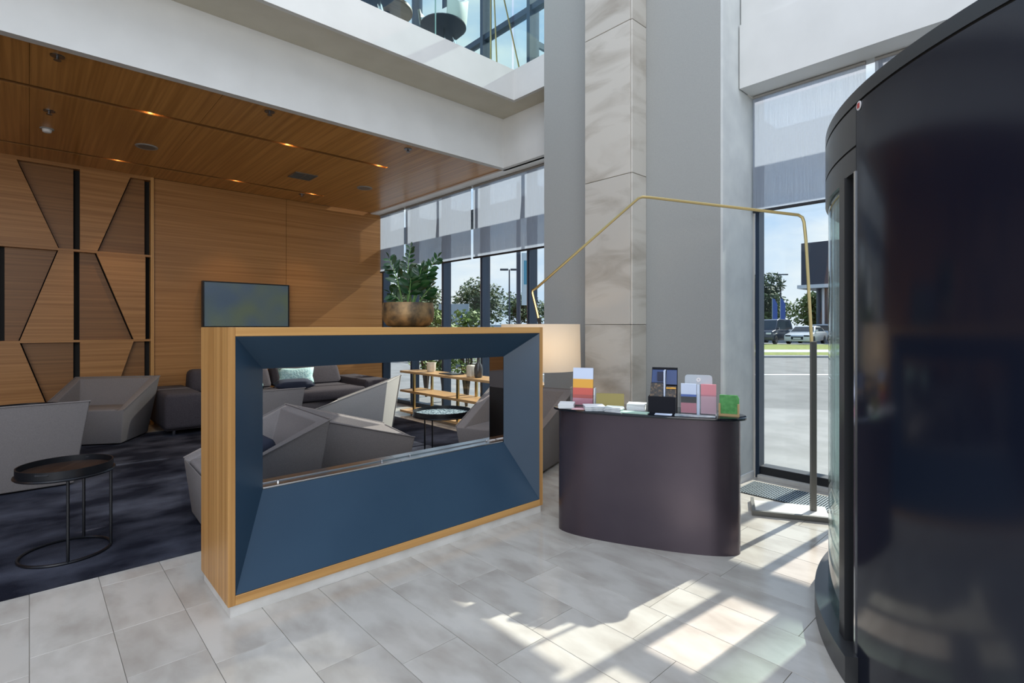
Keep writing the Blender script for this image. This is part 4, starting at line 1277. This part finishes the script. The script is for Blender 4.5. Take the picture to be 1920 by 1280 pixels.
# ------------------------------------------------------------ outside: trees, cars, buildings
def tree(x, y, h, r, label, mt='foliage', seed=1, n=1500, trunk=True, cat='tree', name='tree', leaf=None, z0=0.35, grp='trees beyond the windows'):
    rr = random.Random(seed)
    t = thing(name, label, cat, (x, y, -0.03), 0, grp)
    lf_ = leaf or max(0.10, h * 0.03)
    b = MB()
    blobs = [(rr.uniform(-.55, .55) * r, rr.uniform(-.55, .55) * r, h * rr.uniform(z0 + 0.12, 0.82), r * rr.uniform(0.35, 0.6)) for _ in range(12)]
    vs, fs = [], []
    for i in range(n):
        bx, by, bz, br = blobs[rr.randrange(len(blobs))]
        a, e_, q = rr.uniform(0, 2 * PI), math.asin(rr.uniform(-1, 1)), br * rr.uniform(0.55, 1.05)
        p = Vector((bx + q * math.cos(a) * math.cos(e_), by + q * math.sin(a) * math.cos(e_), bz + q * math.sin(e_) * 0.85))
        u_ = Vector((rr.uniform(-1, 1), rr.uniform(-1, 1), rr.uniform(-1, 1))).normalized()
        w_ = u_.orthogonal().normalized()
        s_ = lf_ * rr.uniform(0.6, 1.3)
        k0 = len(vs)
        vs += [p - u_ * s_, p + w_ * s_ * 0.5, p + u_ * s_, p - w_ * s_ * 0.5]
        fs.append((k0, k0 + 1, k0 + 2, k0 + 3))
    b.v = [tuple(v_) for v_ in vs]
    b.f = fs
    b.fm = [0] * len(fs)
    me = bpy.data.meshes.new('crown')
    me.from_pydata(b.v, [], b.f)
    me.materials.append(M[mt])
    obj('crown', me, t)
    tk = MB()
    if trunk:
        tk.tube([(0, 0, 0), (0.02 * h, 0, h * 0.3), (0, 0.02 * h, h * 0.6)], [h * 0.025, h * 0.02, h * 0.01], 7)
        for i in range(4):
            a = R(90 * i + 20)
            tk.tube([(0, 0, h * 0.35), (r * 0.5 * math.cos(a), r * 0.5 * math.sin(a), h * 0.65)], [h * 0.012, h * 0.004], 5)
    else:
        for i in range(7):
            a = R(51 * i)
            tk.tube([(0, 0, 0), (r * 0.5 * math.cos(a), r * 0.5 * math.sin(a), h * 0.7)], [h * 0.012, h * 0.005], 5)
    tk.build('trunk' if trunk else 'stem', M['bark'], t)
    return t


tree(23.9, 30.0, 4.9, 2.3, 'round green tree behind the grey panel, in the middle of the lounge windows', seed=3, n=4400, leaf=0.14)
tree(30.6, 32.4, 4.2, 2.2, 'green tree beside the banner pole', seed=4, n=3400, leaf=0.15)
tree(18.0, 28.6, 4.6, 2.0, 'green tree seen through the leaves of the potted plant', seed=5, n=3200, leaf=0.14)
tree(37.0, 34.5, 4.0, 1.8, 'small green tree beside the column edge', seed=6, n=900, leaf=0.16)
tree(70.0, 30.5, 9.2, 4.6, 'tall dark tree at the left edge of the right-hand window', seed=7, n=5200, leaf=0.30)
tree(90.0, 35.5, 7.4, 4.5, 'pale green tree behind the blue flags', 'foliage2', seed=8, n=4000, leaf=0.34)
tree(88.0, 27.0, 6.6, 4.5, 'pale green tree left of the dark building', 'foliage2', seed=9, n=4000, leaf=0.34)
for i, (x, y, h, r, lb) in enumerate(((5.62, 7.95, 1.95, 0.34, 'leafy planter shrub outside, right of the bronze bowl'), (5.75, 8.75, 1.95, 0.34, 'leafy planter shrub outside, right behind the bronze bowl'),
                                      (5.55, 7.20, 1.95, 0.32, 'leafy planter shrub outside, low beside the window mullion'))):
    tree(x, y, h, r, lb, 'shrub', seed=20 + i, n=900, trunk=False, cat='shrub', name='shrub', leaf=0.05, z0=0.2, grp='planter shrubs outside')


def car(x, y, yaw, label, paint, Lc=4.4, Wc=1.82, hc=1.42, van=False):
    t = thing('van' if van else 'car', label, 'van' if van else 'car', (x, y, 0.05), yaw, 'parked cars outside')
    w = Wc / 2
    if van:
        low = [(-Lc / 2, 0.28), (Lc / 2, 0.28), (Lc / 2, 0.75), (Lc / 2 - 0.10, 0.98), (Lc / 2 - 0.85, 1.10), (-Lc / 2 + 0.02, 1.10)]
        cab = [(-Lc / 2 + 0.02, 1.10), (Lc / 2 - 0.85, 1.10), (Lc / 2 - 1.75, hc - 0.06), (Lc / 2 - 2.1, hc), (-Lc / 2 + 0.15, hc), (-Lc / 2 + 0.03, hc - 0.2)]
    else:
        low = [(-Lc / 2, 0.25), (Lc / 2, 0.22), (Lc / 2, 0.55), (Lc / 2 - 0.12, 0.72), (Lc / 2 - 1.15, 0.90), (-Lc / 2 + 0.5, 0.93), (-Lc / 2 + 0.05, 0.86)]
        cab = [(-Lc / 2 + 0.45, 0.92), (Lc / 2 - 1.15, 0.90), (Lc / 2 - 1.95, hc - 0.05), (Lc / 2 - 2.4, hc), (-Lc / 2 + 1.3, hc - 0.04), (-Lc / 2 + 0.9, hc - 0.16)]
    MB().slab_xz(low, -w, w).build('body', paint, t, bevel=0.07, seg=3, smooth=True)
    ct = MB()
    n = len(cab)
    zlo, zhi = cab[0][1], hc
    def wy(z): return w - 0.03 - 0.20 * (z - zlo) / (zhi - zlo)
    vs = [(p[0], -wy(p[1]), p[1]) for p in cab] + [(p[0], wy(p[1]), p[1]) for p in cab]
    ct.add(vs, [tuple(range(n)), tuple(range(2 * n - 1, n - 1, -1))] + [(i, n + i, n + (i + 1) % n, (i + 1) % n) for i in range(n)])
    ct.build('cabin', paint, t, bevel=0.04, seg=2, smooth=True)
    # glazing just proud of the cabin
    (xa, za), (xb, zb) = cab[1], cab[2]
    def lerp(t_): return (xa + (xb - xa) * t_, za + (zb - za) * t_)
    (x1, z1), (x2, z2) = lerp(0.10), lerp(0.92)
    MB().hexa([(x1 + 0.01, -wy(z1) + .09, z1 + .01), (x1 + 0.01, wy(z1) - .09, z1 + .01), (x1 - 0.03, wy(z1) - .09, z1), (x1 - 0.03, -wy(z1) + .09, z1),
               (x2 + 0.02, -wy(z2) + .08, z2 + .012), (x2 + 0.02, wy(z2) - .08, z2 + .012), (x2 - 0.03, wy(z2) - .08, z2), (x2 - 0.03, -wy(z2) + .08, z2)]).build('windscreen', M['carglass'], t)
    for s_ in (-1, 1):
        za_, zb_ = zlo + 0.06, hc - 0.12
        xa_, xb_ = cab[1][0] - 0.28, cab[0][0] + (0.3 if not van else 0.25)
        MB().hexa([(xb_, s_ * (wy(za_) + .004), za_), (xa_, s_ * (wy(za_) + .004), za_), (xa_, s_ * (wy(za_) - .03), za_), (xb_, s_ * (wy(za_) - .03), za_),
                   (xb_ + 0.35, s_ * (wy(zb_) + .006), zb_), (cab[2][0] + 0.02, s_ * (wy(zb_) + .006), zb_), (cab[2][0] + 0.02, s_ * (wy(zb_) - .03), zb_), (xb_ + 0.35, s_ * (wy(zb_) - .03), zb_)]).build('side_window', M['carglass'], t)
        MB().box(Lc / 2 - 0.10, s_ * (w - 0.28) - 0.19, 0.60 if not van else 0.74, Lc / 2 + 0.004, s_ * (w - 0.28) + 0.19, 0.70 if not van else 0.88).build('headlight', M['headlight'] if paint is not M['carwhite'] else M['carglass'], t, bevel=0.02, seg=1)
        MB().box(cab[1][0] - 0.45, s_ * (w + 0.01) - 0.09, zlo + 0.06, cab[1][0] - 0.32, s_ * (w + 0.01) + 0.09, zlo + 0.19).build('mirror', paint, t, bevel=0.02, seg=1)
        for xw in (-Lc / 2 + 0.85, Lc / 2 - 0.85):
            wh = MB()
            m_ = 20
            wh.add([(0.32 * math.cos(2 * PI * j / m_), yy, 0.32 * math.sin(2 * PI * j / m_)) for yy in (-0.11, 0.11) for j in range(m_)],
                   [tuple(range(m_)), tuple(range(2 * m_ - 1, m_ - 1, -1))] + [(j, m_ + j, m_ + (j + 1) % m_, (j + 1) % m_) for j in range(m_)])
            o = wh.build('wheel', M['tyre'], t)
            o.location = (xw, s_ * (w - 0.10), 0.32)
            hub = MB()
            hub.add([(0.20 * math.cos(2 * PI * j / m_), yy, 0.20 * math.sin(2 * PI * j / m_)) for yy in (-0.118, 0.118) for j in range(m_)],
                    [tuple(range(m_)), tuple(range(2 * m_ - 1, m_ - 1, -1))] + [(j, m_ + j, m_ + (j + 1) % m_, (j + 1) % m_) for j in range(m_)])
            hub.build('hub', M['chrome'], o)
    MB().box(Lc / 2 - 0.03, -0.42, 0.36, Lc / 2 + 0.006, 0.42, 0.60).build('radiator_grille', M['carglass'], t, bevel=0.01, seg=1)
    MB().box(Lc / 2 + 0.006, -0.26, 0.40, Lc / 2 + 0.016, 0.26, 0.51).build('number_plate', M['paper'], t)
    return t


tocam = math.atan2(-FWD.y, -FWD.x)
car(43.6, 16.9, R(-178), 'dark blue van parked at the left of the right-hand window', M['carblack'], 4.8, 1.95, 1.92, True)
car(44.6, 14.6, R(-177), 'white car parked in the middle of the right-hand window', M['carwhite'], 4.6, 1.84, 1.40)
car(46.5, 12.3, R(-176), 'dark blue car parked at the right, beside the revolving door glass', M['carblack'], 4.3, 1.8, 1.42)
car(54.0, 16.0, R(-70), 'silver car parked behind the white car', M['carsilver'], 4.6, 1.82, 1.58)
car(13.6, 13.9, R(140), 'silver car parked close outside the lounge windows', M['carsilver'], 4.5, 1.82, 1.46)
car(19.5, 20.5, R(135), 'dark car parked behind the silver car outside the lounge', M['carblack'], 4.4, 1.82, 1.46)

# dark showroom across the road
bd = thing('showroom_building', 'dark flat-roofed building with a glazed ground floor across the road', 'building', (62.6, 18.6, -0.05), 0)
MB().box(0, -26, 6.0, 24, 2.4, 10.6).build('upper_storey', M['bld'], bd)
MB().box(-0.35, -26, 5.62, 24, 2.7, 6.0).build('soffit_band', M['bldwhite'], bd)
MB().box(1.0, -25.5, 0, 23, 1.2, 5.62).build('glazed_storey', M['bldglass'], bd)
for y in (0.9, -0.9, -2.7, -4.5, -6.3):
    MB().box(0.86, y - 0.10, 0, 1.0, y + 0.10, 5.62).build('facade_post', M['bld'], bd)
MB().box(0.6, 0.3, 0, 0.9, 0.5, 5.62).build('pillar', M['bldwhite'], bd)

for i, (x, y, lb) in enumerate(((60.4, 23.2, 'left of the two blue flags beyond the parked van'), (60.9, 22.55, 'right of the two blue flags beyond the parked van'))):
    f_ = thing('flag', lb, 'flag', (x, y, -0.03), tocam, 'blue flags')
    MB().tube([(0, 0, 0), (0, 0, 4.6)], 0.04, 6).build('pole', M['signgrey'], f_)
    MB().slab_yz([(-0.02, 1.6), (0.55, 1.6), (0.55, 3.9), (0.25, 4.5), (-0.02, 4.5)], -0.02, 0.02).build('cloth', M['flag'], f_)
for i, (x, y, h, lb) in enumerate(((78.2, 28.9, 8.8, 'street lamp on a tall post beyond the flags'), (20.3, 22.3, 4.7, 'double-headed street lamp seen through the lounge windows'))):
    s_ = thing('street_lamp', lb, 'street lamp', (x, y, -0.05), tocam, 'street lamps')
    k_ = h / 8.8
    MB().tube([(0, 0, 0), (0, 0, h)], [0.11 * k_, 0.07 * k_], 8).build('post', M['bld'], s_)
    for sg in (-1, 1):
        MB().box(-0.12 * k_, 0.06 * sg if sg > 0 else -1.0 * k_, h - 0.05, 0.12 * k_, 1.0 * k_ if sg > 0 else -0.06, h + 0.10 * k_).build('lamp_head', M['bld'], s_)
pf = thing('banner_pole', 'tall pole with a white and turquoise banner outside the lounge', 'banner', (16.5, 17.5, -0.05), tocam)
MB().tube([(0, 0, 0), (0, 0, 8.0)], 0.10, 10).build('pole', M['bld'], pf)
MB().slab_yz([(0.14, 2.4), (0.55, 2.4), (0.55, 4.8), (0.14, 4.8)], -0.01, 0.01).build('banner_cloth', M['flagw'], pf)
MB().slab_yz([(0.24, 3.35), (0.551, 3.35), (0.551, 4.45), (0.24, 4.45)], -0.013, 0.013).build('banner_print', M['flagt'], pf)
sg = thing('wall_panel_sign', 'grey ribbed panel with a small blue sign outside the lounge windows', 'sign', (15.5, 21.1, -0.05), tocam)
MB().box(-0.05, -0.75, 0.3, 0.05, 0.75, 2.55).build('panel', M['signgrey'], sg)
for i in range(14):
    MB().box(0.05, -0.72 + i * 0.11, 0.3, 0.07, -0.69 + i * 0.11, 2.55).build('rib', M['signgrey'], sg)
MB().box(0.07, 0.36, 1.75, 0.085, 0.62, 2.1).build('blue_plate', M['signblue'], sg)
for y in (-0.6, 0.6):
    MB().box(-0.03, y - 0.03, 0, 0.03, y + 0.03, 0.3).build('post', M['signgrey'], sg)
bp_ = thing('low_wall', 'long low pale boundary wall beyond the cars outside the lounge', 'wall', (0, 0, 0))
p0, p1 = Vector((16.0, 46.0, 0)), Vector((62.0, 42.0, 0))
MB().hexa([p0 + Vector((0, 0, -.05)), p1 + Vector((0, 0, -.05)), p1 + Vector((0, .4, -.05)), p0 + Vector((0, .4, -.05)), p0 + Vector((0, 0, 1.6)), p1 + Vector((0, 0, 1.6)), p1 + Vector((0, .4, 1.6)), p0 + Vector((0, .4, 1.6))]).build('wall_body', M['signgrey'], bp_)
